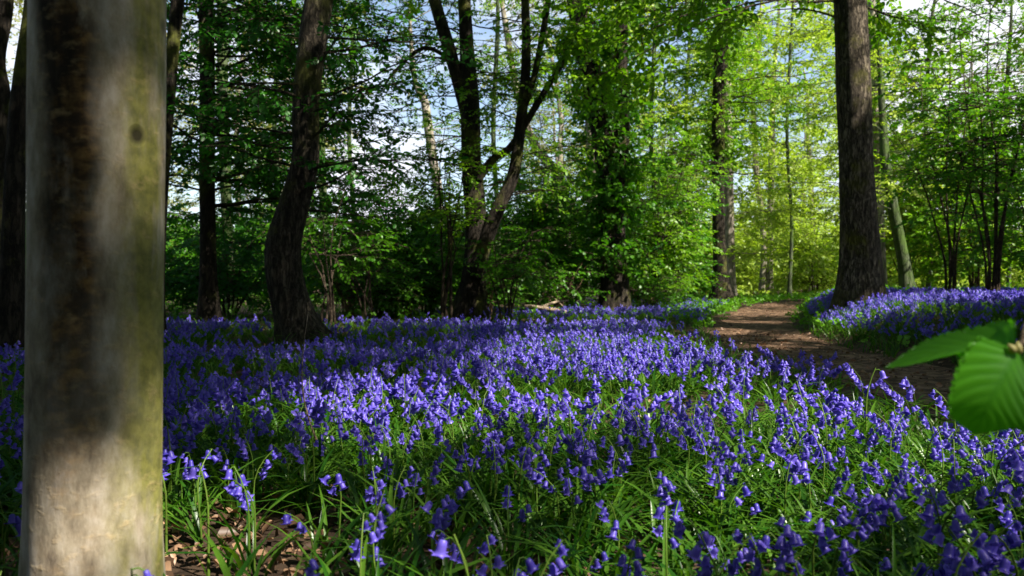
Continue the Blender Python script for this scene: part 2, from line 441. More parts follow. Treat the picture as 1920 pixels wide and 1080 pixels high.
def gap(x, y):
    """1 in the middle of a sun gap, 0 outside"""
    x = np.asarray(x, float)[..., None]; y = np.asarray(y, float)[..., None]
    q = np.sqrt(((x - GP[:, 0]) / GP[:, 2]) ** 2 + ((y - GP[:, 1]) / GP[:, 3]) ** 2)
    g_ = 1 - smooth(0.8, 1.2, q)
    mottle = smooth(0.34, 0.46, fbm(x * 2.3 + 31, y * 1.8 + 5, 3))       # noise leaves some foliage in large gaps for dapple
    return np.max(g_ * np.where(GP[:, 2] > 0.45, mottle, 1.0), axis=-1)
def shadow_of(P, z0=0.15):
    k = (P[..., 2] - z0) / S[2]
    return P[..., 0] - S[0] * k, P[..., 1] - S[1] * k

# ------------------------------------------------------------------ leaves, sprays, branches
LEAF_V = np.array([(0, 0, 0), (0.30, 0.30, 0.05), (0.70, 0.25, 0.02), (1, 0, -0.06), (0.70, -0.25, 0.02), (0.30, -0.30, 0.05)])
LEAF_F = np.array([(0, 3, 2, 1), (0, 5, 4, 3)])
def spray_template(seed, n, leaf, length, flat=0.35, wid=1.0):
    r = np.random.default_rng(seed)
    V = []; Fs = []; T = []
    k = 0
    for j in range(n):
        t = 0.12 + 0.88 * j / max(n - 1, 1)
        side = 1 if j % 2 else -1
        yaw = side * r.uniform(0.5, 1.15) if j < n - 1 else r.uniform(-.3, .3)
        ls = leaf * r.uniform(0.65, 1.15)
        A = rot(np.array([yaw]), np.array([r.normal(-0.25, flat)]), np.array([r.normal(0, flat * 1.3)]))[0]
        v = LEAF_V * np.array([1, wid, 1]) * ls
        V.append(v @ A.T + np.array([t * length, side * 0.006, -0.12 * length * t * t]))
        Fs.append(LEAF_F + k); k += 6
        T += [r.random()] * 2
    # the twig
    tv = []
    for t in (0, 1):
        c = np.array([t * length, 0, -0.12 * length * t * t]); w = 0.0028 * (1.5 - t)
        tv += [c + (0, w, -w), c + (0, -w, -w), c + (0, 0, w)]
    tw_f = np.array([(0, 1, 4, 3), (1, 2, 5, 4), (2, 0, 3, 5)]) + k
    return np.vstack(V), np.vstack(Fs), np.array(T), np.array(tv), tw_f
def templates(seed, leaf, length, n=9, flat=0.35, wid=1.0):
    return [spray_template(seed + q, n + (q % 3) - 1, leaf, length, flat, wid) for q in range(6)]

def place_sprays(mb, tm, P, yaw, pitch, roll, sc, tint_lo=0.0, tint_hi=1.0, twigs=True):
    P = np.asarray(P, float)
    which = rng.integers(0, len(tm), len(P))
    A = rot(np.asarray(yaw, float), np.asarray(pitch, float), np.asarray(roll, float)) * np.asarray(sc, float)[:, None, None]
    base = rng.random(len(P)) * 0.55
    for q, (V, Fq, T, tv, tf) in enumerate(tm):
        s = np.where(which == q)[0]
        if not len(s): continue
        AV = V if not twigs else np.vstack([V, tv])
        X = np.einsum('nij,vj->nvi', A[s], AV) + P[s][:, None]
        nv = AV.shape[0]
        ff = (Fq[None] + (np.arange(len(s)) * nv)[:, None, None]).reshape(-1, 4)
        tt = tint_lo + (tint_hi - tint_lo) * np.clip(base[s][:, None] + 0.45 * T[None], 0, 1)
        mb.v.append(X.reshape(-1, 3)); mb.f.append((ff + mb.n, np.zeros(len(ff)), tt.ravel()))
        if twigs:
            t2 = (tf[None] + (np.arange(len(s)) * nv)[:, None, None]).reshape(-1, 4)
            mb.f.append((t2 + mb.n, np.ones(len(t2)), np.full(len(t2), 0.5)))
        mb.n += nv * len(s)

def branch(wood, twig, sp, start, az, el, L, r0, sub_gap=0.26, spr_gap=0.13, el_end=0.0, wander=0.16, bare=0.15, sub_len=0.42, avoid=False):
    """a limb with side shoots; appends (pos, yaw, pitch, roll) of leafy sprays to sp"""
    k = max(4, int(L / 0.3) + 2)
    best = None
    for _try in range(14 if avoid else 1):
        pts = [np.asarray(start, float)]; a, e_ = az, el
        dirs = []
        if _try: a += random.gauss(0, 0.12 * _try)
        for j in range(k):
            a += random.gauss(0, wander); e_ += (el_end - e_) * 0.25 + random.gauss(0, wander * 0.7)
            d = np.array([math.cos(a) * math.cos(e_), math.sin(a) * math.cos(e_), math.sin(e_)])
            pts.append(pts[-1] + d * L / k); dirs.append((a, e_))
        pts = np.array(pts)
        if not avoid: break
        c_ = gap(*shadow_of(np.concatenate([pts[1:], (pts[1:] + pts[:-1]) / 2]))).mean()
        if best is None or c_ < best[0]: best = (c_, pts, dirs, a, e_)
        if c_ < 0.2: break
    if avoid: _, pts, dirs, a, e_ = best
    v, f = tube(pts, np.linspace(r0, max(r0 * 0.2, 0.003), k + 1), 5 if r0 > 0.012 else 4)
    (wood if wood is not None else twig).add(v, f, 0 if wood is not None else 1)
    n = max(2, int(L / sub_gap)); side = random.choice((-1, 1))
    for j in range(n):
        t = bare + (1 - bare) * (j + random.random() * 0.8) / n
        q = min(t, 0.999) * k; i0 = int(q); u = q - i0
        p0 = pts[i0] * (1 - u) + pts[i0 + 1] * u; a0, e0 = dirs[i0]
        side = -side
        l2 = (L * sub_len * (1 - 0.6 * t) + 0.18) * random.uniform(0.6, 1.2)
        a2 = a0 + side * random.uniform(0.55, 1.1); e2 = e0 * 0.4 + random.gauss(0.0, 0.22)
        sp2 = [p0]
        for w in range(3):
            a2 += random.gauss(0, 0.15); e2 += random.gauss(-0.04, 0.1)
            sp2.append(sp2[-1] + l2 / 3 * np.array([math.cos(a2) * math.cos(e2), math.sin(a2) * math.cos(e2), math.sin(e2)]))
        sp2 = np.array(sp2)
        if p0[2] > 3.0 and gap(*shadow_of(sp2[1:])).max() > 0.6: continue
        v, f = tube(sp2, [0.006 + 0.002 * L, 0.005, 0.004, 0.002], 3)
        twig.add(v, f, 1)
        m = max(2, int(l2 / spr_gap)); s2 = 1
        for w in range(m):
            tt = (w + 0.6) / m * 2.99; i1 = int(tt); uu = tt - i1
            pp = sp2[i1] * (1 - uu) + sp2[i1 + 1] * uu; s2 = -s2
            sp.append((*pp, a2 + s2 * random.uniform(0.2, 1.0), e2 - 0.1 + random.gauss(0, 0.22), random.gauss(0, 0.3)))
    sp.append((*pts[-1], a, e_ - 0.1, 0.0))

def trunk_mod(seed, amp, flare=0.0, fh=0.4, lobes=5):
    s = seed * 13.7
    def f(a, l):
        n = fbm(np.cos(a) * 1.4 + s, np.sin(a) * 1.4 + l * 1.1 + s, 3) - 0.5
        n2 = fbm(np.cos(a) * 5 + s, np.sin(a) * 5 + l * 0.7 - s, 2) - 0.5
        fl = flare * np.exp(-l / fh) * (1 + 0.55 * np.cos(lobes * a + s) + 0.35 * np.cos((lobes - 2) * a - s))
        return 1 + amp * n * 2 + amp * 0.5 * n2 + fl
    return f

def px_stem(pts, d, ws):
    """stem through picture points at depth d (a number or one per point) -> world points and radii"""
    d = np.broadcast_to(np.asarray(d, float), (len(pts),))
    P = np.array([W(x, y, k) for (x, y), k in zip(pts, d)])
    return P, np.asarray(ws, float) * d / F / 2 / np.sqrt(1 + ((np.array([q[0] for q in pts]) - CX) / F) ** 2)

_seed = [1]
def add_stem(mb, P, rad, sides=14, amp=0.05, flare=0.0, fh=0.3, ring=0.12, up=None, up_r=0.35):
    """adds a trunk; up = height in metres to go on growing above its last point"""
    _seed[0] += 1
    P = np.array(P); rad = np.array(rad)
    if up is not None and up > P[-1][2]:
        dr = P[-1] - P[-2]; dr = dr / np.linalg.norm(dr); ex = [P[-1]]
        n = int((up - P[-1][2]) / 1.2) + 1; st = (up - P[-1][2]) / n
        for k in range(n):
            dr = dr * 0.8 + np.array([random.gauss(0, 0.06), random.gauss(0, 0.06), 0.2]); dr /= np.linalg.norm(dr)
            ex.append(ex[-1] + dr * st / max(dr[2], 0.5))
        r2 = np.linspace(rad[-1], rad[-1] * up_r, len(ex))
        P = np.vstack([P, ex[1:]]); rad = np.concatenate([rad, r2[1:]])
    L = np.linalg.norm(np.diff(P, axis=0), axis=1).sum()
    n = max(6, int(L / ring))
    C = catmull(P, n); rr = catmull(rad, n)[:, 0]
    v, f = tube(C, rr, sides, trunk_mod(_seed[0], amp, flare, fh))
    mb.add(v, f)
    return C, rr

def at_height(C, rr, z):
    k = int(np.argmin(np.abs(C[:, 2] - z)))
    return C[k], rr[k]

TM = {
    'small': templates(11, 0.058, 0.26, 10),
    'mid': templates(31, 0.070, 0.30, 10),
    'big': templates(51, 0.100, 0.40, 10),
    'far': templates(71, 0.150, 0.55, 9),
    'over': templates(91, 0.150, 0.55, 9, 0.3),
    'sparse': templates(111, 0.045, 0.30, 7, 0.5),
    'ivy': templates(131, 0.075, 0.22, 8, 0.6, 1.5),
}
SP_N = [0]
def finish_crown(mb, sp, tm, filt=True, hi=2.4, sc=(0.6, 1.35), tint=(0, 1)):
    """leaves on the collected sprays; a spray high in the canopy is thinned where it would close one of the sun gaps"""
    if not sp: return
    A = np.array(sp)
    if filt:
        dirv = np.stack([np.cos(A[:, 3]) * np.cos(A[:, 4]), np.sin(A[:, 3]) * np.cos(A[:, 4]), np.sin(A[:, 4]) - 0.1], -1) * (0.62 if tm is TM['over'] else 0.3)
        gmax = np.zeros(len(A))
        for u in (0.0, 0.5, 1.0):
            gmax = np.maximum(gmax, gap(*shadow_of(A[:, :3] + dirv * u)))
        keep = (A[:, 2] < hi) | (rng.random(len(A)) > gmax * 1.05)
        A = A[keep]
    SP_N[0] += len(A)
    place_sprays(mb, tm, A[:, :3], A[:, 3], A[:, 4], A[:, 5], rng.uniform(sc[0], sc[1], len(A)), *tint)

def canopy(wood, twig, sp, C, rr, z0, z1, n, Rm, az=None):
    """high limbs with broad leafy ends"""
    for _ in range(n):
        best = None
        for _try in range(7):
            z = random.uniform(z0, z1); b, r = at_height(C, rr, z)
            a = random.uniform(0, 2 * math.pi) if az is None else random.uniform(*az)
            L = Rm * random.uniform(0.55, 1.1)
            q = b + np.linspace(0.1, 1, 6)[:, None] * L * np.array([math.cos(a) * 0.95, math.sin(a) * 0.95, 0.3])
            c_ = gap(*shadow_of(q)).sum()
            if best is None or c_ < best[0]: best = (c_, b, r, a, L)
            if c_ < 1.0: break
        _, b, r, a, L = best
        branch(wood, twig, sp, b, a, random.uniform(0.2, 0.7), L, max(0.02, r * 0.35), 0.55, 0.30, 0.1, 0.14, 0.25, 0.45, True)

def tree(name, label, cat, stems, crown_fn, bark, leaf, tm='mid', group=None, filt=True, hi=2.4, sc=(0.6, 1.35), tint=(0, 1), canopy_fn=None, canopy_tm='over'):
    """stems: list of dict(P, rad, ...add_stem kwargs). crown_fn(wood, twig, sp, [(C, rr)...])"""
    base = np.array(stems[0]['P'][0], float)
    tr = MB(); tw = MB(); sp = []
    CR = [add_stem(tr, **s) for s in stems]
    if crown_fn: crown_fn(tr, tw, sp, CR)
    finish_crown(tw, sp, TM[tm], filt, max(hi, 5.2), sc, tint)
    if canopy_fn:
        sp2 = []
        canopy_fn(tr, tw, sp2, CR)
        finish_crown(tw, sp2, TM[canopy_tm], True, hi, (0.8, 1.25), tint)
    root = empty(name, base)
    tag(root, label, cat, group)
    tr.build('trunk', bark, root, base)
    if tw.n: tw.build('crown', [leaf, M['twig']], root, base)
    return root

def low_limbs(z0, z1, n, L0, L1, az=(0, 2 * math.pi), el=(0.0, 0.5), stem=0, r=0.02, **kw):
    def fn(wood, twig, sp, CR):
        C, rr = CR[stem]
        for k in range(n):
            z = z0 + (z1 - z0) * (k + random.random()) / n
            b, r_ = at_height(C, rr, z)
            branch(wood, twig, sp, b, random.uniform(*az), random.uniform(*el), random.uniform(L0, L1), r, **kw)
    return fn
def both(*fns):
    def fn(*a):
        for q in fns: q(*a)
    return fn
def high(z0, z1, n, Rm, stem=0, az=None):
    return lambda w, t, s, CR: canopy(w, t, s, CR[stem][0], CR[stem][1], z0, z1, n, Rm, az)

PI = math.pi
# ------------------------------------------------------------------ the near trunk
P, rad = px_stem([(172, 1330), (174, 1080), (183, 560), (190, 0)], 1.12, [300, 262, 258, 258])
P[0][2] = -0.05
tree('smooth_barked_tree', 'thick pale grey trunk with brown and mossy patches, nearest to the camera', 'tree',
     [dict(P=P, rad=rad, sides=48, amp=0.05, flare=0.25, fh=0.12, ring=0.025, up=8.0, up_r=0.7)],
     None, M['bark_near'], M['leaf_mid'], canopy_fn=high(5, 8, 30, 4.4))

# ------------------------------------------------------------------ trunks of the middle distance
P, rad = px_stem([(15, 640), (8, 440), (5, 200), (-5, 110), (12, -10)], 6.6, [46, 42, 40, 36, 34])
tree('forest_tree', 'dark upright trunk at the left edge, just left of the near grey trunk', 'tree',
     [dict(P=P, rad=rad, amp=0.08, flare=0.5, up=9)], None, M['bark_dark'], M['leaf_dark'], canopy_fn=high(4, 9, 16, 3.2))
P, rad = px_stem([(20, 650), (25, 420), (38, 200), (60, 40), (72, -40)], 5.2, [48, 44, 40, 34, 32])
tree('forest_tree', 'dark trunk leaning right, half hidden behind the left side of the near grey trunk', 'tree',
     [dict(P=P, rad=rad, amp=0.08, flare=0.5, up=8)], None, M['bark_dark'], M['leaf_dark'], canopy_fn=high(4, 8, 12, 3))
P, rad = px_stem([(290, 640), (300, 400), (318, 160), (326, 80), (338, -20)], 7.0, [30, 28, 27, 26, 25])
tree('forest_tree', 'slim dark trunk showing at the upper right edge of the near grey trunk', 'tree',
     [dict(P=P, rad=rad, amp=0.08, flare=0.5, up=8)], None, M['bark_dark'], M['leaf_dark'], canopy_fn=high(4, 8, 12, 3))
P, rad = px_stem([(392, 612), (391, 560), (389, 330), (390, 150), (388, -10)], 10.2, [40, 33, 30, 29, 28])
tree('hornbeam_tree', 'straight dark trunk between the near grey trunk and the curved trunk, with tiers of leaves', 'tree',
     [dict(P=P, rad=rad, amp=0.07, flare=0.6, up=10)],
     both(low_limbs(1.4, 4.7, 46, 1.2, 2.6, az=(-1.4, 1.2), el=(-0.1, 0.35), r=0.02, spr_gap=0.085), low_limbs(1.6, 4.6, 22, 0.8, 1.7, az=(1.5, 5), el=(0, 0.3), r=0.016, spr_gap=0.09)),
     M['bark_dark'], M['leaf_dark'], 'small', canopy_fn=high(5, 10, 14, 3))
P, rad = px_stem([(432, 600), (428, 470), (420, 230), (418, -20)], 15.5, [24, 22, 21, 20])
tree('forest_tree', 'greenish algae covered trunk just right of the straight dark trunk', 'tree',
     [dict(P=P, rad=rad, amp=0.06, flare=0.4, up=10)], low_limbs(1.0, 4, 10, 1, 2), M['bark_green'], M['leaf_mid'], canopy_fn=high(5, 10, 8, 3))
P, rad = px_stem([(572, 655), (556, 600), (535, 520), (533, 455), (552, 385), (573, 300), (574, 200), (586, 90), (602, -10)], 7.0,
                 [88, 74, 70, 68, 58, 52, 52, 54, 54])
tree('curved_tree', 'dark bowed trunk with a mossy foot right of the straight dark trunk', 'tree',
     [dict(P=P, rad=rad, sides=22, amp=0.07, flare=0.5, fh=0.18, ring=0.06, up=9)],
     both(low_limbs(1.1, 2.8, 9, 0.7, 1.3, az=(-1.0, 1.0), el=(-0.2, 0.3), r=0.014), low_limbs(1.4, 2.4, 5, 0.7, 1.1, az=(2.2, 4.2), el=(-0.2, 0.3), r=0.014)),
     M['bark_bowed'], M['leaf_dark'], 'small', canopy_fn=high(4.5, 9, 24, 4.0))
# the many-stemmed tree in the middle
st = []
P, rad = px_stem([(878, 604), (888, 540), (893, 430), (884, 300), (882, 200), (876, 100), (870, -10)], 11.2, [54, 44, 40, 38, 36, 28, 24]); st.append(dict(P=P, rad=rad, sides=16, amp=0.08, flare=0.7, fh=0.3, up=9))
P, rad = px_stem([(890, 520), (912, 450), (935, 390), (962, 330), (975, 240), (986, 120), (984, -10)], 11.1, [30, 28, 26, 23, 21, 18, 15]); st.append(dict(P=P, rad=rad, sides=12, amp=0.05, up=8))
P, rad = px_stem([(884, 250), (866, 180), (842, 90), (812, -10)], 11.2, [26, 24, 24, 22]); st.append(dict(P=P, rad=rad, sides=12, amp=0.08, up=8))
P, rad = px_stem([(896, 335), (925, 298), (960, 272), (1010, 190), (1060, 110), (1085, 60)], 11.1, [18, 15, 13, 13, 9, 5]); st.append(dict(P=P, rad=rad, sides=8, amp=0.08))
P, rad = px_stem([(972, 230), (1000, 150), (1018, 60), (1030, -10)], 11.1, [13, 12, 11, 10]); st.append(dict(P=P, rad=rad, sides=8, amp=0.08, up=7))
P, rad = px_stem([(868, 130), (800, 90), (745, 130), (715, 170)], 11.2, [9, 8, 6, 3]); st.append(dict(P=P, rad=rad, sides=6, amp=0.08))
tree('forked_tree', 'dark tree forking into several stems in the middle of the picture', 'tree', st,
     both(low_limbs(2.0, 4.9, 16, 0.8, 2.0, stem=0, r=0.012, spr_gap=0.14), low_limbs(1.6, 4.8, 18, 0.6, 1.5, stem=1, r=0.010, spr_gap=0.14), low_limbs(2.8, 4.9, 13, 0.8, 1.9, stem=2, r=0.010, spr_gap=0.14)),
     M['bark_dark'], M['leaf_fresh'], 'small', canopy_fn=both(high(5, 9, 9, 3, 0), high(5, 8, 7, 2.6, 1)))
# the ivy tree
st = []
P, rad = px_stem([(1152, 585), (1152, 520), (1146, 400), (1136, 280), (1112, 160), (1092, 70), (1078, -20)], 13.5, [60, 52, 48, 46, 42, 38, 36]); st.append(dict(P=P, rad=rad, sides=18, amp=0.09, flare=0.22, fh=0.2, up=11))
P, rad = px_stem([(1150, 380), (1164, 300), (1168, 200), (1164, 100), (1170, -20)], 13.4, [30, 28, 26, 24, 22]); st.append(dict(P=P, rad=rad, sides=12, amp=0.09, up=10))
def ivy(z0, z1, n, stem=0, out=(0.02, 0.35)):
    def fn(wood, twig, sp, CR):
        C, rr = CR[stem]
        for _ in range(n):
            z = random.uniform(z0, z1); b, r = at_height(C, rr, z); a = random.uniform(0, 2 * PI)
            q = r * 0.85 + random.uniform(*out) ** 1.0 * (0.6 + 0.8 * vnoise(z * 1.7, a * 1.5))
            sp.append((b[0] + q * math.cos(a), b[1] + q * math.sin(a), z, a + random.gauss(0, 0.8), random.gauss(-0.35, 0.4), random.gauss(0, 0.6)))
    return fn
tree('ivy_clad_tree', 'dark twin trunk wrapped in ivy right of the forked tree', 'tree', st,
     both(ivy(0.55, 4.9, 520, 0, (0.02, 0.24)), ivy(1.5, 4.9, 240, 1, (0.02, 0.2)), low_limbs(0.9, 3.6, 14, 0.6, 1.15, az=(-2.6, -0.3), el=(-0.35, 0.2), r=0.012), low_limbs(1.0, 3.4, 10, 0.5, 1.0, az=(0, 2 * PI), el=(-0.3, 0.3), r=0.012)),
     M['bark_dark'], M['leaf_mid'], 'ivy', sc=(0.7, 1.15), canopy_fn=both(high(5.5, 11, 12, 3, 0), high(5, 9, 5, 2.4, 1)))
P, rad = px_stem([(1352, 560), (1350, 500), (1346, 350), (1347, 200), (1352, 90), (1356, -20)], 19, [34, 26, 24, 25, 26, 24])
tree('forest_tree', 'dark straight trunk left of the path, ivy covering its upper part', 'tree',
     [dict(P=P, rad=rad, amp=0.08, flare=0.5, up=13)],
     both(ivy(3.6, 7.2, 420, 0, (0.02, 0.2)), low_limbs(3.2, 7.0, 26, 1.4, 3.0, az=(-0.2, 3.4), el=(-0.05, 0.4), r=0.02), low_limbs(0.6, 3.0, 7, 0.5, 0.9, az=(1.8, 4.0), r=0.01)),
     M['bark_dark'], M['leaf_fresh'], 'mid', canopy_fn=high(8, 13, 8, 3))
P, rad = px_stem([(1369, 556), (1368, 450), (1366, 330), (1362, 150), (1360, -20)], 23, [22, 19, 18, 17, 16])
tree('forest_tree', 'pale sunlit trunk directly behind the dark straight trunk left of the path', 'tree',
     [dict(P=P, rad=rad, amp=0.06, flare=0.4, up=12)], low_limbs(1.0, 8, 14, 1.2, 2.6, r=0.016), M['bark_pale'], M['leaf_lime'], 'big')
P, rad = px_stem([(1612, 562), (1613, 500), (1610, 420), (1604, 300), (1600, 180), (1596, 80), (1593, -30)], 9.6, [96, 82, 74, 66, 68, 64, 62])
P[0][2] = float(hz(P[0][0], P[0][1])) - 0.03
def left_limbs(wood, twig, sp, CR):
    C, rr = CR[0]
    for z, L, az, el in ((3.7, 1.2, 2.7, 0.5), (3.9, 2.6, 3.0, 0.3), (4.1, 3.3, 3.35, 0.1), (4.4, 3.5, 3.1, 0.0), (4.5, 3.2, 3.6, 0.1), (4.7, 3.4, 2.8, -0.1), (4.8, 3.5, 3.2, -0.2), (4.9, 2.4, 3.7, -0.3), (5.0, 3.5, 3.0, -0.2), (5.0, 3.2, 3.4, -0.25), (5.2, 3.6, 3.15, -0.3), (5.3, 3.4, 2.9, -0.3), (3.9, 1.5, 0.4, 0.0), (4.3, 2.2, -0.3, 0.0), (4.6, 2.6, 0.5, -0.1), (4.9, 2.8, 0.1, -0.15), (5.1, 2.8, 0.7, -0.2)):
        b, r = at_height(C, rr, z)
        branch(wood, twig, sp, b, az, el, L, 0.018, 0.24, 0.11, -0.25, 0.16, 0.2, 0.42)
tree('oak_tree', 'tall thick trunk with furrowed bark standing in bluebells right of the path', 'tree',
     [dict(P=P, rad=rad, sides=32, amp=0.045, flare=0.20, fh=0.25, ring=0.05, up=12)], left_limbs, M['bark_oak'], M['leaf_fresh'], 'big', hi=6, sc=(0.7, 1.05),
     canopy_fn=high(6, 11, 40, 4.4))
P, rad = px_stem([(1654, 560), (1648, 400), (1640, 200), (1634, 60), (1632, -20)], 20, [20, 19, 18, 18, 17])
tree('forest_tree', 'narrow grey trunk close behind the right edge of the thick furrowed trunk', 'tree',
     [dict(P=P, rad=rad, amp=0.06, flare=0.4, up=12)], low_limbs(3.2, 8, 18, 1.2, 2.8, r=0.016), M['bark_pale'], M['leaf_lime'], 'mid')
P, rad = px_stem([(1703, 545), (1692, 480), (1676, 400), (1660, 310), (1655, 240), (1648, 120)], 17, [28, 24, 22, 20, 16, 10])
tree('leaning_tree', 'pale trunk leaning left behind the thick furrowed trunk', 'tree',
     [dict(P=P, rad=rad, amp=0.07, flare=0.3, up=8)], low_limbs(1.6, 6, 20, 1.0, 2.2, el=(-0.1, 0.4), r=0.016), M['bark_green'], M['leaf_lime'], 'mid')
P, rad = px_stem([(822, 560), (823, 380), (812, 300), (802, 230), (796, 190), (778, 150), (770, 60)], 24, [20, 17, 17, 17, 15, 10, 7])
tree('forest_tree', 'pale bare bent trunk left of the forked tree, against the white cloud', 'tree',
     [dict(P=P, rad=rad, amp=0.07, flare=0.3, up=9)], low_limbs(4.5, 9, 14, 1.2, 2.6, el=(0.1, 0.7), r=0.02, spr_gap=0.3), M['bark_pale'], M['leaf_bud'], 'sparse')
P, rad = px_stem([(1062, 560), (1058, 380), (1030, 310), (1008, 280), (985, 230), (965, 150), (950, 60)], 21, [20, 18, 18, 16, 15, 13, 11])
tree('leaning_tree', 'grey trunk leaning left between the forked tree and the ivy clad tree', 'tree',
     [dict(P=P, rad=rad, amp=0.07, flare=0.3, up=9)], low_limbs(3.5, 9, 14, 1.2, 2.6, el=(0.1, 0.7), r=0.02, spr_gap=0.26), M['bark_pale'], M['leaf_bud'], 'sparse')
P, rad = px_stem([(612, 575), (612, 500), (608, 420), (604, 300), (600, 100)], 22, [18, 16, 16, 15, 14])
tree('forest_tree', 'pale green trunk seen through the gap right of the bowed trunk', 'tree',
     [dict(P=P, rad=rad, amp=0.06, flare=0.4, up=9)], low_limbs(4, 9, 12, 1.2, 2.6, r=0.016), M['bark_green'], M['leaf_bud'], 'sparse')
P, rad = px_stem([(1118, 560), (1112, 420), (1108, 270), (1100, 100)], 19, [24, 22, 20, 18])
tree('forest_tree', 'pale trunk half hidden behind the left side of the ivy clad tree', 'tree',
     [dict(P=P, rad=rad, amp=0.06, flare=0.4, up=9)], low_limbs(2, 8, 16, 1.2, 2.4, r=0.016), M['bark_pale'], M['leaf_lime'], 'mid')
for (pts, ws, lab) in (([(1428, 545), (1432, 480), (1428, 400), (1418, 330), (1412, 200)], [13, 12, 12, 11, 10], 'thin grey trunk, left of the pair far back above the path'),
                       ([(1443, 545), (1443, 450), (1445, 360), (1448, 200)], [15, 13, 13, 11], 'thin pale trunk, right of the pair far back above the path')):
    P, rad = px_stem(pts, 31, ws)
    tree('forest_tree', lab, 'tree', [dict(P=P, rad=rad, amp=0.06, up=12)], low_limbs(3, 11, 18, 1.5, 3.0, r=0.018, spr_gap=0.2), M['bark_pale'], M['leaf_lime'], 'far')

for (px, d, z0, z1, n, lf_, tm_, lab) in (
    (520, 17, 2.2, 6, 24, 'leaf_mid', 'mid', 'slim tree with mid green leaves, seen left of the upper part of the bowed trunk'),
    (660, 20, 5.0, 8, 12, 'leaf_mid', 'mid', 'slim leafy tree between the bowed trunk and the pale bent trunk'),
    (930, 18, 2.6, 7, 26, 'leaf_fresh', 'mid', 'slim leafy tree seen through the fork of the forked tree'),
    (1225, 20, 2.2, 9, 50, 'leaf_fresh', 'big', 'slim bright leafy tree just right of the ivy clad tree'),
    (1290, 25, 2.0, 8, 36, 'leaf_lime', 'big', 'slim yellow green tree left of the dark straight trunk beside the path'),
    (1480, 26, 3.4, 9.5, 40, 'leaf_lime', 'big', 'slim lime green tree over the far bend of the path'),
    (1740, 20, 2.6, 8, 36, 'leaf_fresh', 'big', 'slim leafy tree right of the pale leaning trunk'),
    (1890, 24, 2.4, 9, 44, 'leaf_fresh', 'big', 'slim leafy tree at the right edge behind the hazels')):
    P, rad = px_stem([(px, 556), (px + 4, 420), (px - 5, 250), (px + 3, 60)], d, [190 / d, 170 / d, 160 / d, 150 / d])
    tree('slim_tree', lab, 'tree', [dict(P=P, rad=rad, amp=0.06, flare=0.4, up=z1 + 1)],
         low_limbs(z0, z1, n, 0.9, 2.4, el=(0.0, 0.7), r=0.014, spr_gap=0.16, wander=0.22, el_end=0.1), M['bark_green'], M[lf_], tm_)

# ------------------------------------------------------------------ hazels and saplings
def shrub(name, label, px, d, H, spread, nst, leaf, tm='mid', bark=None, dens=0.10, low=0.15, group=None, sub=0.24, sc=(0.6, 1.35), filt=True):
    x = (px - CX) / F * d; base = np.array([x, d, float(hz(x, d)) - 0.02])
    st = []; 
    for k in range(nst):
        a = 2 * PI * k / nst + random.uniform(-0.6, 0.6); h = H * random.uniform(0.65, 1.0); w = spread * random.uniform(0.25, 1.0)
        q = [base + np.array([math.cos(a) * w * t ** 1.4 + random.gauss(0, 0.04), math.sin(a) * w * t ** 1.4 + random.gauss(0, 0.04), h * t]) for t in (0.0, 0.2, 0.45, 0.7, 1.0)]
        q[0] = base + np.array([math.cos(a) * 0.07, math.sin(a) * 0.07, 0])
        r = 0.012 + 0.006 * H / 2.5 * random.uniform(0.6, 1.5)
        st.append(dict(P=q, rad=np.linspace(r, 0.004, 5), sides=6, amp=0.05, ring=0.3))
    def fn(wood, twig, sp, CR):
        for C, rr in CR:
            z0 = base[2] + low * H; z1 = C[-1][2]
            n = max(3, int((z1 - z0) / 0.15))
            for k in range(n):
                z = z0 + (z1 - z0) * (k + random.random()) / n
                b, r = at_height(C, rr, z)
                u = (z - z0) / max(z1 - z0, 0.1)
                branch(None, twig, sp, b, random.uniform(0, 2 * PI), random.uniform(-0.1, 0.5), spread * random.uniform(0.35, 0.75) * (1 - 0.5 * u) + 0.15, 0.008, sub, dens)
    return tree(name, label, 'shrub' if 'shrub' in name or 'bush' in name else 'sapling', st, fn, bark or M['twig'], leaf, tm, group=group, sc=sc, filt=filt, hi=7)

shrub('hazel_shrub', 'mid green leafy hazel shrub behind the bowed trunk, below the white cloud', 715, 13.5, 2.5, 1.6, 8, M['leaf_mid'])
shrub('hazel_shrub', 'dark green hazel shrub just left of the forked tree', 800, 13.0, 2.3, 1.4, 8, M['leaf_mid'])
shrub('hazel_shrub', 'green hazel shrub between the forked tree and the ivy clad tree', 1000, 14.5, 3.0, 1.5, 9, M['leaf_mid'])
shrub('hazel_shrub', 'yellow green hazel shrub close against the left of the ivy clad tree', 1070, 16, 3.4, 1.4, 8, M['leaf_fresh'])
shrub('hazel_shrub', 'bright green hazel shrub right of the ivy clad tree', 1225, 16, 3.4, 1.2, 9, M['leaf_fresh'])
shrub('hazel_shrub', 'green hazel shrub left of the dark straight trunk beside the path', 1268, 18, 3.4, 0.9, 7, M['leaf_mid'])
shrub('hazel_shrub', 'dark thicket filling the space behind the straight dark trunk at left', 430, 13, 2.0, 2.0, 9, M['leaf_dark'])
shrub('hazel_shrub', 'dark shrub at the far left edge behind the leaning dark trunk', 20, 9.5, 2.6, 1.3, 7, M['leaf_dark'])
shrub('hazel_shrub', 'dark green hazel with thin dark stems at the right edge', 1860, 11.0, 4.3, 1.3, 7, M['leaf_mid'], low=0.3, sub=0.34, dens=0.17)
shrub('hazel_shrub', 'slender dark stemmed hazel right of the pale leaning trunk', 1782, 11.5, 4.2, 0.9, 5, M['leaf_fresh'], low=0.42, sub=0.36, dens=0.2)
shrub('hazel_shrub', 'green hazel farther back behind the dark stems at right', 1830, 18, 5.2, 2.0, 8, M['leaf_fresh'], 'big', low=0.1, dens=0.2, sub=0.34)
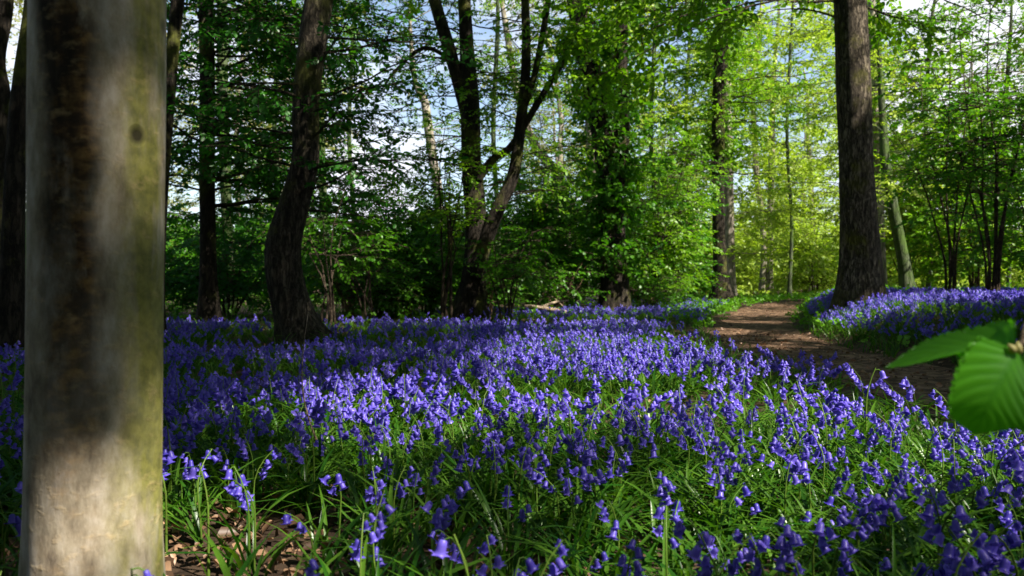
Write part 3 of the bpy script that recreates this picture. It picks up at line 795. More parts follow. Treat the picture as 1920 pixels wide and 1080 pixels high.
shrub('hazel_shrub', 'dark green hazel beyond the right edge of the bluebell bank', 1960, 14, 4.8, 1.6, 7, M['leaf_mid'], low=0.1, dens=0.18, sub=0.3)
shrub('hazel_shrub', 'lime green shrub glowing behind the right side of the thick furrowed trunk', 1700, 22, 5.2, 1.7, 8, M['leaf_lime'], 'big', low=0.25)
shrub('thin_sapling', 'twiggy nearly bare sapling just right of the foot of the bowed trunk', 618, 8.8, 1.7, 0.45, 5, M['leaf_mid'], 'small', low=0.5, sub=0.4, dens=0.25)
shrub('thin_sapling', 'twiggy sapling in the undergrowth under the gap in the trees', 690, 10.5, 1.6, 0.5, 5, M['leaf_mid'], 'small', low=0.45, sub=0.4, dens=0.25)
shrub('thin_sapling', 'dark thin rods standing close to the left of the forked tree', 838, 10.6, 3.0, 0.35, 6, M['leaf_fresh'], 'small', low=0.45, sub=0.4, dens=0.25)
shrub('thin_sapling', 'low twiggy sapling right of the foot of the forked tree', 950, 11.0, 1.3, 0.5, 6, M['leaf_mid'], 'small', low=0.4, sub=0.4, dens=0.25)

M['stalk'] = bark_mat('dry_stalk', (0.090, 0.055, 0.030), (0.260, 0.170, 0.100), moss_amt=0.1, scale=30)
for (px, d, H_, lab) in ((655, 11.6, 0.95, 'tangle of dry brown stems right of the twiggy sapling by the bowed trunk'), (915, 12.4, 1.15, 'tangle of dry brown stems at the right of the forked tree'),
                         (1045, 13.2, 1.0, 'tangle of dry brown stems left of the ivy clad tree, above the fallen branches'), (760, 12.2, 0.9, 'tangle of dry brown stems left of the dark thin rods'), (1205, 14.5, 0.7, 'low tangle of dry brown stems right of the foot of the ivy clad tree')):
    shrub('bramble_shrub', lab, px, d, H_, 0.75, 13, M['leaf_mid'], 'small', bark=M['stalk'], low=0.3, sub=0.5, dens=0.5)

# ------------------------------------------------------------------ farther trees and shrubs, copied from a few
def copy_tree(src, loc, rz, sc, label, group):
    r = src.copy(); SC.collection.objects.link(r)
    r.location = loc; r.rotation_euler = (0, 0, rz); r.scale = (sc, sc, sc)
    r['label'] = label; r['group'] = group
    for ch in src.children:
        c = ch.copy(); SC.collection.objects.link(c); c.parent = r
    return r
def far_tree(leaf, tm, n, spr, x, y, label, group, H=13, lo=2.5):
    b = np.array([x, y, float(hz(x, y))])
    q = [b, b + (0.05, 0.05, 2.5), b + (random.gauss(0, .25), random.gauss(0, .25), 6)]
    return tree('slender_tree', label, 'tree', [dict(P=q, rad=[0.17, 0.13, 0.11], amp=0.06, flare=0.4, ring=0.3, sides=9, up=H)],
                low_limbs(lo, H - 0.3, int(n * 1.5), 1.2, 3.0, el=(0.15, 0.95), r=0.02, sub_gap=0.36, spr_gap=spr * 0.8, el_end=0.2, wander=0.24), M['bark_pale'], leaf, tm, group=group, filt=False)
GL = ('slender lime green tree in the sunlit wood beyond the path', 'lime green trees beyond the path')
GB = ('slender tree in pale spring leaf far back in the wood', 'far trees in thin spring leaf')
GS = ('lime green bush in the sunlit wood beyond the path', 'sunlit bushes beyond the path')
GD = ('mid green bush far back in the left part of the wood', 'far bushes in the left part of the wood')
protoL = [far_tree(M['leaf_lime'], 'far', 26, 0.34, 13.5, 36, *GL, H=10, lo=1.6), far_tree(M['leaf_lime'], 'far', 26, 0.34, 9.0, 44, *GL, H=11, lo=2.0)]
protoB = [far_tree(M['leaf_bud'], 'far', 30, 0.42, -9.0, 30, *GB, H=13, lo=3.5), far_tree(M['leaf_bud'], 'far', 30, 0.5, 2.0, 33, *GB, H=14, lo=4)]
for (x, y) in ((17, 46), (19.5, 57), (24, 50), (11.5, 56), (27, 60), (6.5, 52), (31, 54), (22, 38)):
    copy_tree(random.choice(protoL), (x, y, 0), random.uniform(0, 6.3), random.uniform(0.85, 1.15), *GL)
for (x, y) in ((-13, 38), (-16, 32), (-20, 44), (5.5, 42), (3, 55), (-18, 60), (-25, 52), (-22, 38), (27, 34), (21, 29), (-27, 62), (36, 52)):
    copy_tree(random.choice(protoB), (x, y, 0), random.uniform(0, 6.3), random.uniform(0.85, 1.15), *GB)
def px_at(x, d): return CX + F * x / d
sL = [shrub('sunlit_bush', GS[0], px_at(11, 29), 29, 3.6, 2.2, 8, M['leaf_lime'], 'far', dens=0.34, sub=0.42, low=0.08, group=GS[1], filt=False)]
sD = [shrub('green_bush', GD[0], px_at(-6, 24), 24, 2.9, 2.2, 8, M['leaf_mid'], 'far', dens=0.34, sub=0.42, low=0.08, group=GD[1], filt=False)]
for (x, y, s) in ((14, 38, 1.1), (10, 36, 1.0), (17, 36, 1.1), (12.5, 45, 1.3), (20, 42, 1.2), (8, 33, 0.8), (16.5, 31, 0.9), (9.2, 46, 1.2), (24, 46, 1.3), (15, 52, 1.5), (6.3, 38, 1.0), (20, 33, 1.0)):
    copy_tree(sL[0], (x, y, 0), random.uniform(0, 6.3), s, *GS)
for (x, y, s) in ((-9.5, 27, 1.0), (-3, 28, 1.0), (-13, 30, 1.1), (0, 30, 1.1), (3, 29, 1.1), (-17, 30, 1.2), (-7, 36, 1.2), (1.5, 38, 1.3), (-12, 40, 1.3), (5, 34, 1.2), (-21, 36, 1.3), (-1, 22, 0.9), (-17, 44, 1.5), (-3, 46, 1.5), (-15.5, 22, 1.0), (4.5, 25, 1.0)):
    copy_tree(sD[0], (x, y, 0), random.uniform(0, 6.3), s, *GD)

dw = MB()
n = 5200
yy = rng.uniform(64, 88, n); xx = rng.uniform(-64, 64, n)
top = 3.0 + 3.5 * fbm(xx * 0.12, yy * 0.12, 3)
zz = top * rng.random(n) ** 0.9
place_sprays(dw, templates(171, 0.55, 1.6, 9, 0.5), np.column_stack([xx, yy, zz]), rng.uniform(0, 6.3, n), rng.normal(0, .4, n), rng.normal(0, .5, n), rng.uniform(.7, 1.2, n))
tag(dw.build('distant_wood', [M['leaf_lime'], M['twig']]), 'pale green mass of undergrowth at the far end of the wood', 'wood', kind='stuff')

# ------------------------------------------------------------------ unseen trees added beside and behind the photographer to throw the dappled shade
SHADE = [(4.6, -4.9, 'behind the camera, second to its right'), (2.6, -3.5, 'behind the camera to its right'), (8.4, 2.6, 'outside the frame, level with the bank'), (1.2, -4.2, 'straight behind the camera'), (9.8, 7.2, 'outside the frame beyond the bank'),
         (6.0, -6.8, 'farther behind the camera to its right'), (-3.4, -2.2, 'behind the camera to its left'), (13.2, 4.0, 'far out to the right of the bank'), (7.4, -0.9, 'outside the frame to the right, nearest to the bare path')]
for (x, y, where) in SHADE:
    b = np.array([x, y, float(hz(x, y)) - 0.03])
    q = [b, b + (0.03, 0.02, 1.5), b + (random.gauss(0, .2), random.gauss(0, .2), 5)]
    tree('shade_tree', 'unseen broad leafy tree added for shade, standing ' + where, 'tree', [dict(P=q, rad=[0.2, 0.17, 0.14], amp=0.05, flare=0.4, ring=0.25, sides=12, up=11)],
         None, M['bark_oak'], M['leaf_mid'], canopy_fn=high(5.0, 11, 116, 4.4))

GT = ('unseen slender leafy tree added behind the photographer to block sky light', 'added trees behind the photographer')  # unseen trees added to close off the sky and deepen the shade
GU = ('unseen green bush added behind the photographer to block sky light', 'added bushes behind the photographer')  # unseen bushes added to block the low bright sky
protoM = far_tree(M['leaf_mid'], 'far', 34, 0.30, -6.5, -2.5, *GT, H=11, lo=1.5)
for (x, y) in ((-8.5, 1.5), (-4.5, -6), (-1, -8.5), (4, -10), (7.5, -12), (14, -3), (-11, -5), (-12, 5), (15, 10), (-7, -11), (2, -14), (16, 1), (-9.5, 9), (12, -13), (17, 17)):
    copy_tree(protoM, (x, y, 0), random.uniform(0, 6.3), random.uniform(0.9, 1.2), *GT)
for (x, y, s_) in ((-4, -4.5, 0.8), (-1.5, -6.5, 1.0), (2.5, -7, 1.0), (6, -7.5, 1.1), (-7, -1, 0.9), (-8, -6, 1.2), (10.5, -5, 1.2), (11.5, 0.5, 1.1), (0, -11, 1.3), (-10, 3, 1.1), (8, -12, 1.4), (-5, -10, 1.4), (13, 6.5, 1.0)):
    copy_tree(sD[0], (x, y, 0), random.uniform(0, 6.3), s_, *GU)

# ------------------------------------------------------------------ fallen wood
def log(name, label, pts, rads, m='deadwood'):
    mb = MB(); P = np.array(pts); v, f = tube(catmull(P, 14), catmull(np.array(rads), 14)[:, 0], 8, trunk_mod(random.random() * 9, 0.08)); mb.add(v, f)
    # broken ends
    for k, c in ((0, P[0]), (-8, P[-1])):
        ring = np.arange(8) if k == 0 else np.arange(8) + 13 * 8
        mb.v.append(c[None]); mb.f.append((np.array([[ring[j] if k == 0 else ring[(j + 1) % 8], mb.n, ring[(j + 1) % 8] if k == 0 else ring[j]] for j in range(8)]), np.zeros(8), np.full(8, 0.5))); mb.n += 1
    return tag(mb.build(name, M[m]), label, 'branch')
def onground(px, d, h=0.03):
    x = (px - CX) / F * d; return np.array([x, d, float(hz(x, d)) + h])
log('fallen_branch', 'pale dead branch lying across the back of the bluebells, the lower and longer one', [onground(982, 11.6, 0.20), onground(1012, 11.7, 0.17), onground(1062, 11.8, 0.10)], [0.022, 0.03, 0.035])
log('fallen_branch', 'pale dead branch rising to the right above the longer fallen one', [onground(1018, 11.9, 0.18), onground(1040, 12.0, 0.24), onground(1066, 12.1, 0.27)], [0.022, 0.02, 0.012])
log('fallen_branch', 'thin broken stick leaning in the undergrowth left of the ivy clad tree', [onground(1022, 12.8, 0.42), onground(1044, 12.6, 0.27), onground(1068, 12.5, 0.08)], [0.007, 0.009, 0.011])
log('dead_twig', 'thin bent dead twig sticking up from the bluebells below the bowed trunk', [W(598, 838, 2.15), W(580, 790, 2.15), W(567, 730, 2.16), W(568, 660, 2.2), W(578, 585, 2.25)], [0.0034, 0.0028, 0.0022, 0.0016, 0.0009])

# ------------------------------------------------------------------ bluebells
def bell_mesh(L, sides=12, lod=0):
    """a hanging bell, mouth down, top at the origin"""
    if lod == 0:
        prof = [(0.0, 0.12), (0.10, 0.25), (0.35, 0.31), (0.68, 0.32), (0.88, 0.37), (0.99, 0.54), (0.93, 0.70)]
    elif lod == 1:
        prof = [(0.0, 0.15), (0.30, 0.36), (0.75, 0.38), (1.0, 0.72)]
    else:
        prof = [(0.0, 0.2), (0.6, 0.42), (1.0, 0.75)]
    a = np.linspace(0, 2 * np.pi, sides, endpoint=False)
    V = []
    for k, (z, r) in enumerate(prof):
        lob = np.ones(sides)
        if lod == 0 and k >= 4:
            lob = np.where(np.arange(sides) % 2 == 0, 1.12 if k == 6 else 1.0, [0.95, 0.78, 0.62][k - 4])
        V.append(np.stack([np.cos(a) * r * lob, np.sin(a) * r * lob, np.full(sides, -z)], -1) * L)
    V = np.vstack(V)
    i = np.arange(len(prof) * sides).reshape(len(prof), sides); nx = np.roll(i, -1, 1)
    Fb = np.stack([i[:-1], i[1:], nx[1:], nx[:-1]], -1).reshape(-1, 4)
    return V, Fb

def strap_strip(az, L, w, lean, droop, seg=6):
    t = np.linspace(0, 1, seg + 1)
    r = L * (lean * t + droop * t ** 2.2); z = L * (t * math.sqrt(max(0.05, 1 - lean ** 2)) - droop * 0.75 * t ** 2.4)
    c = np.stack([np.cos(az) * r, np.sin(az) * r, z], -1)
    lat = np.array([-math.sin(az), math.cos(az), 0.0])
    ww = w * np.clip(np.minimum(0.55 + 2.2 * t, 1.0) * (1 - t ** 3.5) + 0.02, 0, 1)
    V = np.stack([c + lat * ww[:, None] / 2 + (0, 0, 0.0), c - np.array([0, 0, 1]) * ww[:, None] * 0.16, c - lat * ww[:, None] / 2], 1).reshape(-1, 3)
    Fs = []
    for k in range(seg):
        a = 3 * k
        Fs += [(a, a + 1, a + 4, a + 3), (a + 1, a + 2, a + 5, a + 4)]
    return V, np.array(Fs)

def stem_curve(H, nod, n=9):
    t = np.linspace(0, 1, n)
    x = nod * np.clip((t - 0.55) / 0.45, 0, 1) ** 1.8 * H
    z = H * (t - 0.10 * nod * 3 * np.clip((t - 0.6) / 0.4, 0, 1) ** 2)
    return np.stack([x, 0 * x, z], -1)

def plant_parts(seed, nb, H, nod, lod=0, L=0.0158):
    """stem tube and list of bells for one plant; the flowers hang to +x"""
    r = random.Random(seed)
    C = stem_curve(H, nod, 9 if lod == 0 else 5)
    stem = tube(C, np.linspace(0.0024, 0.0010, len(C)), 6 if lod == 0 else 3)
    bells = []
    peds = []
    for k in range(nb):
        t = 1 - (k + 0.1) / max(nb, 1) * 0.34
        q = t * (len(C) - 1); i0 = min(int(q), len(C) - 2); u = q - i0
        p0 = C[i0] * (1 - u) + C[i0 + 1] * u
        a = r.uniform(-1.5, 1.5) if nb > 2 else r.uniform(-0.5, 0.5)
        out = r.uniform(0.006, 0.014)
        top = p0 + np.array([math.cos(a) * out, math.sin(a) * out, 0.001 - 0.003 * r.random()])
        V, Fb = bell_mesh(L * r.uniform(0.85, 1.15) * (0.7 if (k == 0 and nb > 4) else 1), 12 if lod == 0 else (6 if lod == 1 else 5), lod)
        tilt = r.uniform(0.1, 0.75)
        ct, stt = math.cos(tilt), math.sin(tilt)
        Rm = np.array([[ct, 0, -stt], [0, 1, 0], [stt, 0, ct]])        # mouth swings outward
        ca, sa = math.cos(a), math.sin(a); Rz = np.array([[ca, -sa, 0], [sa, ca, 0], [0, 0, 1]])
        V = V @ (Rz @ Rm).T + top
        bells.append((V, Fb)); peds.append((p0, top))
    return stem, bells, peds

def make_bluebell(seed, nb, H, nod, nleaf):
    root = empty('bluebell', (0, 0, 0))
    H *= 0.80
    r = random.Random(seed * 7 + 1)
    (sv, sf), bells, peds = plant_parts(seed, nb, H, nod)
    s = MB(); s.add(sv, sf, 0, r.random())
    for p0, t in peds:
        v, f = tube(np.array([p0, (p0 + t) / 2 + (0, 0, 0.002), t + (0, 0, -0.001)]), [0.0009, 0.0008, 0.0009], 4); s.add(v, f, 0, 0.2)
    s.build('stem', M['stem'], root)
    for V, Fb in bells:
        b = MB(); b.add(V, Fb, 0, r.random()); b.build('bell', M['petal'], root)
    for k in range(nleaf):
        b = MB(); v, f = strap_strip(r.uniform(0, 6.28), r.uniform(0.13, 0.22), r.uniform(0.006, 0.010), r.uniform(0.2, 0.6), r.uniform(0.2, 0.6)); b.add(v, f, 0, r.random())
        b.build('leaf', M['strap'], root)
    return root

def density(x, y):
    o = path_off(x, y); h = path_hw(y)
    left = (x < 1.60 + 0.25 * (vnoise(y * 1.7, 3.0) - 0.5)) * (o < -h * 1.08) * (1 - smooth(8.0, 9.8, y)) * smooth(-6.5, -4.5, x)
    patch = 0.9 * smooth(0.34, 0.62, fbm(x * 1.3 + 4, y * 1.0, 3)) + 0.22
    left = left * np.maximum(patch, 0.8 * (y < 2.4)) * (1.25 - 0.25 * smooth(1.6, 2.3, y)) * (1 + 0.5 * smooth(0.2, 0.7, x) * (1 - smooth(2.0, 2.6, y)))
    left = left * (1 - 0.22 * (1 - smooth(0.0, 0.35, x)) * (1 - smooth(1.6, 2.2, y)))
    left = left * (1 - 0.88 * np.exp(-(((x + 0.58) / 0.40) ** 2 + ((y - 1.45) / 0.48) ** 2) ** 2))      # bare litter beside the near trunk
    left = left * (1 - 0.9 * np.exp(-(((x + 1.8) / 0.7) ** 2 + ((y - 6.6) / 0.9) ** 2)))          # foot of the bowed trunk
    left = left * (1 - 0.35 * np.exp(-(((x - 0.2) / 1.0) ** 2 + ((y - 1.55) / 0.35) ** 2)))
    right = (o > h * 1.25 + 0.08) * smooth(4.2, 6.0, y) * (1 - smooth(13.5, 16, y)) * (0.6 + 0.8 * fbm(x * 0.9, y * 0.9 + 8, 3)) * 1.25
    farp = (o < -h * 1.4) * np.exp(-(((x - 3.6) / 1.3) ** 2 + ((y - 17.5) / 2.5) ** 2)) * 0.6 + (o < -h * 1.3) * np.exp(-(((x - 1.7) / 1.6) ** 2 + ((y - 12.0) / 1.8) ** 2)) * 0.8
    return np.clip(left + right + farp, 0, 1.8)

def scatter(n, x0, x1, y0, y1, dens, dmax):
    x = rng.uniform(x0, x1, n); y = rng.uniform(y0, y1, n)
    k = rng.random(n) * dmax < dens(x, y)
    k &= np.abs(x) < 0.66 * y + 0.9
    return x[k], y[k]
bx, by = scatter(96000, -7.5, 12.5, 0.78, 21, density, 1.8)
# keep clear of trunks
for (tx, ty, tr_) in ((-0.585, 1.12, 0.13), (-1.83, 7.0, 0.3), (-0.6, 11.2, 0.3), (4.17, 9.6, 0.36)):
    k = np.hypot(bx - tx, by - ty) > tr_; bx, by = bx[k], by[k]
order = np.argsort(by); bx, by = bx[order], by[order]
bz = hz(bx, by)
def seen(x, y):
    u = CX + F * x / y
    return (np.abs(u - CX) < 960) & ~((u > 50) & (u < 300) & (y > 1.1)) & (y > 0.86)
vis = np.where(seen(bx, by))[0]
SPECIAL = [  # head x, head y, distance, height scale, label
    (322, 858, 1.55, 'bl1', 'pale lilac bluebell with one bell on a bare stem right against the near trunk'),
    (402, 876, 1.45, 'bl1', 'pale lilac bluebell with a single drooping bell, second from the near trunk'),
    (478, 878, 1.45, 'bl3', 'lit bluebell with a small head on a bright stem above the brown leaf litter'),
    (902, 1008, 1.02, 'bl1', 'single pale violet bell on a straight stem at the bottom middle'),
    (1632, 690, 2.5, 'bl1', 'lone lit bluebell standing up against the dark path left of the hanging leaf'),
]
ind = list(vis[:295])
protos = [make_bluebell(100 + k, [5, 3, 7, 4, 6, 2, 8, 3][k], [0.25, 0.22, 0.27, 0.24, 0.29, 0.2, 0.26, 0.19][k], [0.16, 0.22, 0.14, 0.26, 0.2, 0.3, 0.24, 0.18][k], [3, 4, 3, 4, 4, 3, 4, 3][k]) for k in range(8)]
p1 = make_bluebell(301, 1, 0.22, 0.10, 1); p3 = make_bluebell(302, 4, 0.23, 0.14, 3)
BL = ('violet blue bluebell with nodding bells among the nearest plants of the carpet', 'nearest bluebells of the carpet')
def copy_plant(src, loc, rz, sc, label, group=None):
    r = src.copy(); SC.collection.objects.link(r)
    r.location = loc; r.rotation_euler = (random.gauss(0, 0.07), random.gauss(0, 0.07), rz); r.scale = (sc, sc, sc)
    r['label'] = label; r['category'] = 'bluebell'
    if group: r['group'] = group
    for ch in src.children:
        c = ch.copy(); SC.collection.objects.link(c); c.parent = r
    return r
for q, k in enumerate(ind):
    copy_plant(protos[int(rng.integers(0, 8))], (bx[k], by[k], bz[k]), random.uniform(0, 6.28), random.uniform(0.82, 1.12), *BL)
for (hx, hy, d, kind, lab) in SPECIAL:
    src = p1 if kind == 'bl1' else p3
    H = 0.176 if kind == 'bl1' else 0.184
    hd = W(hx, hy, d); gz = float(hz(hd[0], d)); s = max(0.5, (hd[2] + 0.01 - gz) / H)
    o = copy_plant(src, (hd[0] - 0.012, d, gz), random.uniform(-0.4, 0.4) + (PI if hx < 1000 else 0), s, lab)
    o.rotation_euler = (0, 0, o.rotation_euler[2])
for src in protos + [p1, p3]:
    for ch in list(src.children): bpy.data.objects.remove(ch)
    bpy.data.objects.remove(src)

# all the plants farther back, as one mass
def template_plant(seed, nb, H, nod, lod):
    (sv, sf), bells, _ = plant_parts(seed, nb, H * 0.80, nod, lod, 0.0165)
    V = [sv]; Fs = [sf]; slot = [np.ones(len(sf))]; T = [np.full(len(sf), 0.5)]; n = len(sv); r = random.Random(seed)
    for bv, bf in bells:
        V.append(bv); Fs.append(bf + n); n += len(bv); slot.append(np.zeros(len(bf))); T.append(np.full(len(bf), r.random() * 0.6))
    return np.vstack(V), np.vstack(Fs), np.concatenate(slot), np.concatenate(T)
rest = np.setdiff1d(np.arange(len(bx)), ind)
bf = MB()
for lod, sel in ((1, rest[by[rest] < 4.6]), (2, rest[by[rest] >= 4.6])):
    tps = [template_plant(500 + k + 20 * lod, [7, 5, 9, 6, 8, 10][k], [0.25, 0.22, 0.27, 0.24, 0.29, 0.26][k], [0.16, 0.22, 0.14, 0.26, 0.2, 0.3][k], lod) for k in range(6)]
    wh = rng.integers(0, 6, len(sel))
    for k, (V, Fs, sl, T) in enumerate(tps):
        s = sel[wh == k]
        if not len(s): continue
        A = rot(rng.uniform(0, 6.28, len(s)), rng.normal(0, 0.08, len(s)), rng.normal(0, 0.08, len(s))) * (rng.uniform(0.72, 1.1, len(s)) if lod == 1 else rng.uniform(0.62, 0.98, len(s)))[:, None, None]
        X = np.einsum('nij,vj->nvi', A, V) + np.column_stack([bx[s], by[s], bz[s]])[:, None]
        off = (np.arange(len(s)) * len(V))[:, None, None]
        tt = np.clip(T[None] + rng.random(len(s))[:, None] * 0.4, 0, 1)
        bf.v.append(X.reshape(-1, 3)); bf.f.append(((Fs[None] + off).reshape(-1, 4) + bf.n, np.tile(sl, len(s)), tt.ravel())); bf.n += len(V) * len(s)
tag(bf.build('bluebell_carpet', [M['petal'], M['stem']]), 'dense violet blue carpet of bluebells covering the wood floor', 'bluebells', kind='stuff')

# strap leaves of the carpet
def strap_density(x, y):
    d = density(x, y)
    o = path_off(x, y); h = path_hw(y)
    edge = (o > h * 0.95) * smooth(3.5, 5, y) * (1 - smooth(1.6, 2.4, o / h)) * 0.8
    return np.clip(np.maximum(np.where(d > 0, 0.25 + d, 0), edge) * (1 - 0.75 * np.exp(-(((x + 0.6) / 0.42) ** 2 + ((y - 1.45) / 0.5) ** 2))), 0, 1.4)
ST = MB()
strap_T = [strap_strip(0.0, L, w, le, dr, 5) for (L, w, le, dr) in ((0.16, .008, .3, .3), (0.20, .009, .45, .5), (0.13, .0065, .2, .2), (0.18, .0095, .6, .45), (0.22, .008, .35, .7), (0.15, .0075, .5, .2))]
sx, sy = [], []
for (n, a, b) in ((12000, 0.7, 3.2), (22000, 3.2, 9.5), (16000, 9.5, 18)):
    q = scatter(n, -0.66 * b - 0.9, min(0.66 * b + 0.9, 13), a, b, strap_density, 1.4); sx.append(q[0]); sy.append(q[1])
sx = np.concatenate(sx); sy = np.concatenate(sy)
keep = rng.random(len(sx)) < 0.45; sx, sy = sx[keep], sy[keep]
cl = np.repeat(np.arange(len(bx)), np.where(by < 4, 5, 3))
ex = rng.uniform(0, 1, len(sx)); rep_ = np.repeat(np.arange(len(sx)), 4)
sx = np.concatenate([bx[cl] + rng.normal(0, 0.012, len(cl)), sx[rep_] + rng.normal(0, 0.014, len(rep_))])
sy = np.concatenate([by[cl] + rng.normal(0, 0.012, len(cl)), sy[rep_] + rng.normal(0, 0.014, len(rep_))])
k = np.hypot(sx + 0.585, sy - 1.12) > 0.12; sx, sy = sx[k], sy[k]
sz = hz(sx, sy) - 0.004
wh = rng.integers(0, 6, len(sx))
for k, (V, Fs) in enumerate(strap_T):
    s = np.where(wh == k)[0]
    A = rot(rng.uniform(0, 6.28, len(s)), rng.normal(0, 0.12, len(s)), rng.normal(0, 0.12, len(s))) * rng.uniform(0.75, 1.25, len(s))[:, None, None]
    X = np.einsum('nij,vj->nvi', A, V) + np.column_stack([sx[s], sy[s], sz[s]])[:, None]
    ff = (Fs[None] + (np.arange(len(s)) * len(V))[:, None, None]).reshape(-1, 4)
    ST.v.append(X.reshape(-1, 3)); ST.f.append((ff + ST.n, np.zeros(len(ff)), np.repeat(rng.random(len(s)), len(Fs)))); ST.n += len(V) * len(s)
tag(ST.build('bluebell_foliage', M['strap']), 'glossy green strap leaves growing thickly under the bluebells', 'foliage', kind='stuff')

# low green herbs beyond the flowers and along the path
def herb_density(x, y):
    o = path_off(x, y); h = path_hw(y)
    side = (np.abs(o) > h * 1.0) * (1 - smooth(1.2, 4.5, np.abs(o) / h)) * smooth(8, 12, y) * 1.2
    back = (np.abs(o) > h) * smooth(8.5, 10.5, y) * 0.5 * fbm(x * 0.6, y * 0.6, 3)
    bank = (o > h * 0.95) * (o < h * 2.2) * smooth(4.5, 6, y) * 0.25
    return np.clip(side + back + bank, 0, 1.2)
hx_, hy_ = scatter(30000, -16, 24, 4.5, 30, herb_density, 1.2)
H = MB(); n = len(hx_)
place_sprays(H, templates(191, 0.05, 0.12, 8, 0.5, 1.2), np.column_stack([hx_, hy_, hz(hx_, hy_) + rng.uniform(0.01, 0.14, n)]), rng.uniform(0, 6.28, n), rng.uniform(0.1, 1.1, n), rng.normal(0, .4, n), rng.uniform(.6, 1.3, n), twigs=False)
tag(H.build('low_herbs', [M['herb']]), 'low bright green plants edging the path and the back of the flowers', 'ground plants', kind='stuff')

# leaf litter
def litter_density(x, y):
    o = np.abs(path_off(x, y)); h = path_hw(y)
    return np.clip(0.10 + 0.8 * (o < h * 1.2) + 1.4 * np.exp(-(((x + 0.65) / 0.6) ** 2 + ((y - 1.5) / 0.6) ** 2)), 0, 1.4)
lx, ly = [], []
for (n, a, b) in ((12000, 0.8, 3), (16000, 3, 9), (9000, 9, 20)):
    q = scatter(n, -0.66 * b - 0.9, 0.66 * b + 0.9, a, b, litter_density, 1.4); lx.append(q[0]); ly.append(q[1])
lx = np.concatenate(lx); ly = np.concatenate(ly); n = len(lx)
LM = MB()
A = rot(rng.uniform(0, 6.28, n), rng.normal(0, 0.4, n), rng.normal(0, 0.6, n)) * (0.012 + 0.034 * rng.random(n) ** 1.7)[:, None, None]
X = np.einsum('nij,vj->nvi', A, LEAF_V * np.array([1, 1.1, 4.0])) + np.column_stack([lx, ly, hz(lx, ly) + 0.016 + rng.uniform(0, 0.012, n)])[:, None]
ff = (LEAF_F[None] + (np.arange(n) * 6)[:, None, None]).reshape(-1, 4)
LM.add(X.reshape(-1, 3), ff, 0, np.repeat(rng.random(n), 2))
tag(LM.build('leaf_litter', M['litter']), 'dry brown fallen leaves scattered over the path and the bare ground', 'fallen leaves', kind='stuff')

# ------------------------------------------------------------------ the leafy twig hanging in at the right
def big_leaf(mid, lat, hw, nv=9, seed=0, fold=0.15, serr=0.10):
    r = np.random.default_rng(seed)
    nt_, ns = 110, 33
    C = catmull(mid, nt_); t = np.linspace(0, 1, nt_)
    prof = np.interp(t, [0, 0.04, 0.12, 0.28, 0.45, 0.65, 0.82, 0.94, 1.0], [0.10, 0.48, 0.82, 1.0, 0.97, 0.76, 0.44, 0.15, 0.0])
    T = np.gradient(C, axis=0); T /= np.linalg.norm(T, axis=1)[:, None]
    lat = np.asarray(lat, float)
    L_ = lat[None] - T * (T @ lat)[:, None]; L_ /= np.linalg.norm(L_, axis=1)[:, None]
    Nn = np.cross(T, L_)
    s = np.linspace(-1, 1, ns)
    saw = 1 - serr * (np.abs(((t * nv * 2.4) % 1.0))) - serr * 0.6 * ((t * nv * 7.1) % 1.0)
    ed = np.where(np.abs(s)[None, :] > 0.9, saw[:, None], 1.0)
    hwp = hw * prof[:, None]
    u = s[None, :] * hwp * ed
    fwd = np.abs(s)[None, :] * hwp * 0.32
    ph = (t[:, None] * nv - np.abs(s)[None, :] * nv * 0.22)
    pleat = 0.0009 * (np.abs((ph % 1.0) - 0.5) * 2 - 0.5) * np.minimum(1, np.abs(s)[None, :] * 3)
    V = C[:, None] + u[..., None] * L_[:, None] + fwd[..., None] * T[:, None] + (fold * np.abs(u) + pleat - 0.35 * u ** 2 / hw)[..., None] * Nn[:, None]
    i = np.arange(nt_ * ns).reshape(nt_, ns)
    Fl = np.stack([i[:-1, :-1], i[:-1, 1:], i[1:, 1:], i[1:, :-1]], -1).reshape(-1, 4)
    pm = (ph[:-1, :-1] + ph[1:, 1:]) / 2
    vein = np.minimum(1, np.abs(((pm + 0.5) % 1.0) - 0.5) * 2 / 0.30)
    vein = np.minimum(vein, np.minimum(1, np.abs((s[:-1] + s[1:]) / 2)[None, :] / 0.06 + 0 * pm))
    return V.reshape(-1, 3), Fl, (0.15 + 0.75 * vein + 0.1 * r.random(vein.shape)).ravel()
def hazel_leaf_mat():
    m = leaf_mat('fresh_hazel_leaf', (0.040, 0.200, 0.007), (0.075, 0.285, 0.012), 0.6, 0.02, 1.5)
    return m
M['hazel'] = hazel_leaf_mat()
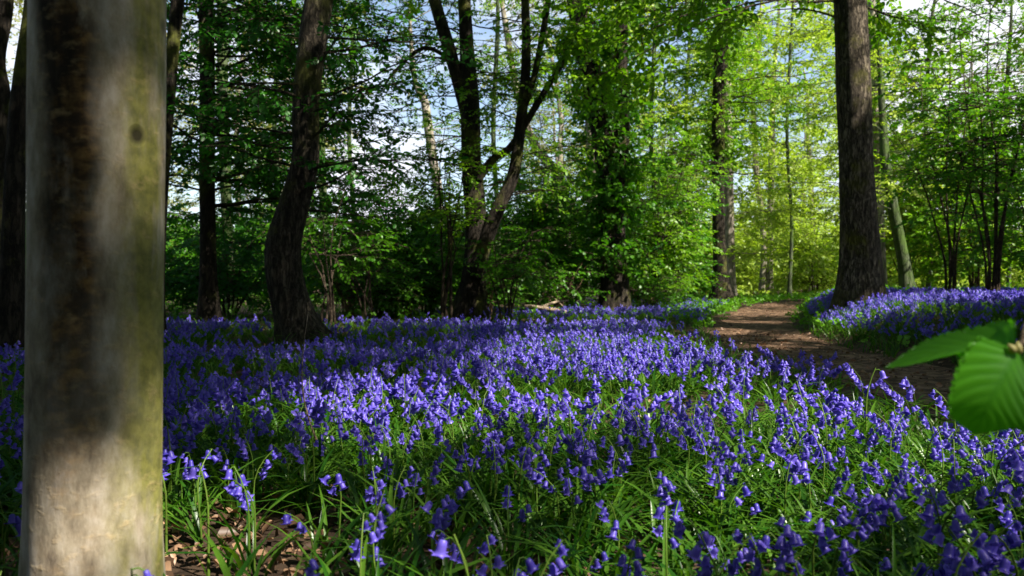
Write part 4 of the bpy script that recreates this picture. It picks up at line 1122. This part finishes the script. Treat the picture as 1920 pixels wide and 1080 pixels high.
M['bud'] = leaf_mat('bud_scale', (0.35, 0.36, 0.12), (0.5, 0.42, 0.2), 0.3)
D = 0.66
root = empty('leafy_twig', W(1915, 648, D))
tag(root, 'green serrated leaves on a twig hanging in at the right edge over the path', 'twig')
b0 = W(1915, 648, D)
lf = MB(); v, f, tv_ = big_leaf([W(1908, 655, D), W(1886, 700, D - 0.01), W(1856, 758, D - 0.012), W(1828, 816, D + 0.0)], np.array([-0.80, -0.10, 0.55]), 0.050, 9, 1)
lf.add(v, f, 0, tv_); lf.build('leaf', M['hazel'], root, b0)
lf = MB(); v, f, tv_ = big_leaf([W(1900, 650, D + 0.01), W(1850, 648, D + 0.035), W(1760, 660, D + 0.05), W(1658, 690, D + 0.055)], np.array([0.06, 0.95, 0.16]), 0.036, 9, 2, 0.1)
lf.add(v, f, 0, tv_); lf.build('leaf', M['hazel'], root, b0)
lf = MB(); v, f, tv_ = big_leaf([W(1925, 650, D), W(1960, 700, D + 0.01), W(1990, 760, D + 0.02), W(2005, 830, D + 0.03)], np.array([0.7, 0.3, 0.5]), 0.045, 9, 3)
lf.add(v, f, 0, tv_); lf.build('leaf', M['hazel'], root, b0)
tw = MB()
v, f = tube(catmull([W(1908, 656, D), W(1918, 640, D), W(1930, 600, D + 0.02), W(1970, 500, D + 0.08), W(2080, 380, D + 0.2), W(2300, 250, D + 0.5)], 20), np.linspace(0.0016, 0.005, 20), 8); tw.add(v, f)
tw.build('stalk', M['deadwood'], root, b0)
bd = MB()
for (x0, y0, x1, y1) in ((1905, 660, 1890, 645), (1912, 664, 1908, 640)):
    v, f = tube(catmull([W(x0, y0, D - 0.004), W((x0 + x1) / 2, (y0 + y1) / 2, D - 0.006), W(x1, y1, D - 0.004)], 8), [0.0008, 0.0022, 0.0030, 0.0032, 0.0028, 0.0022, 0.0014, 0.0004], 8); bd.add(v, f)
bd.build('bud', M['bud'], root, b0)
print('sprays', SP_N[0], 'bluebells', len(bx), 'individual', len(ind), 'straps', len(sx))
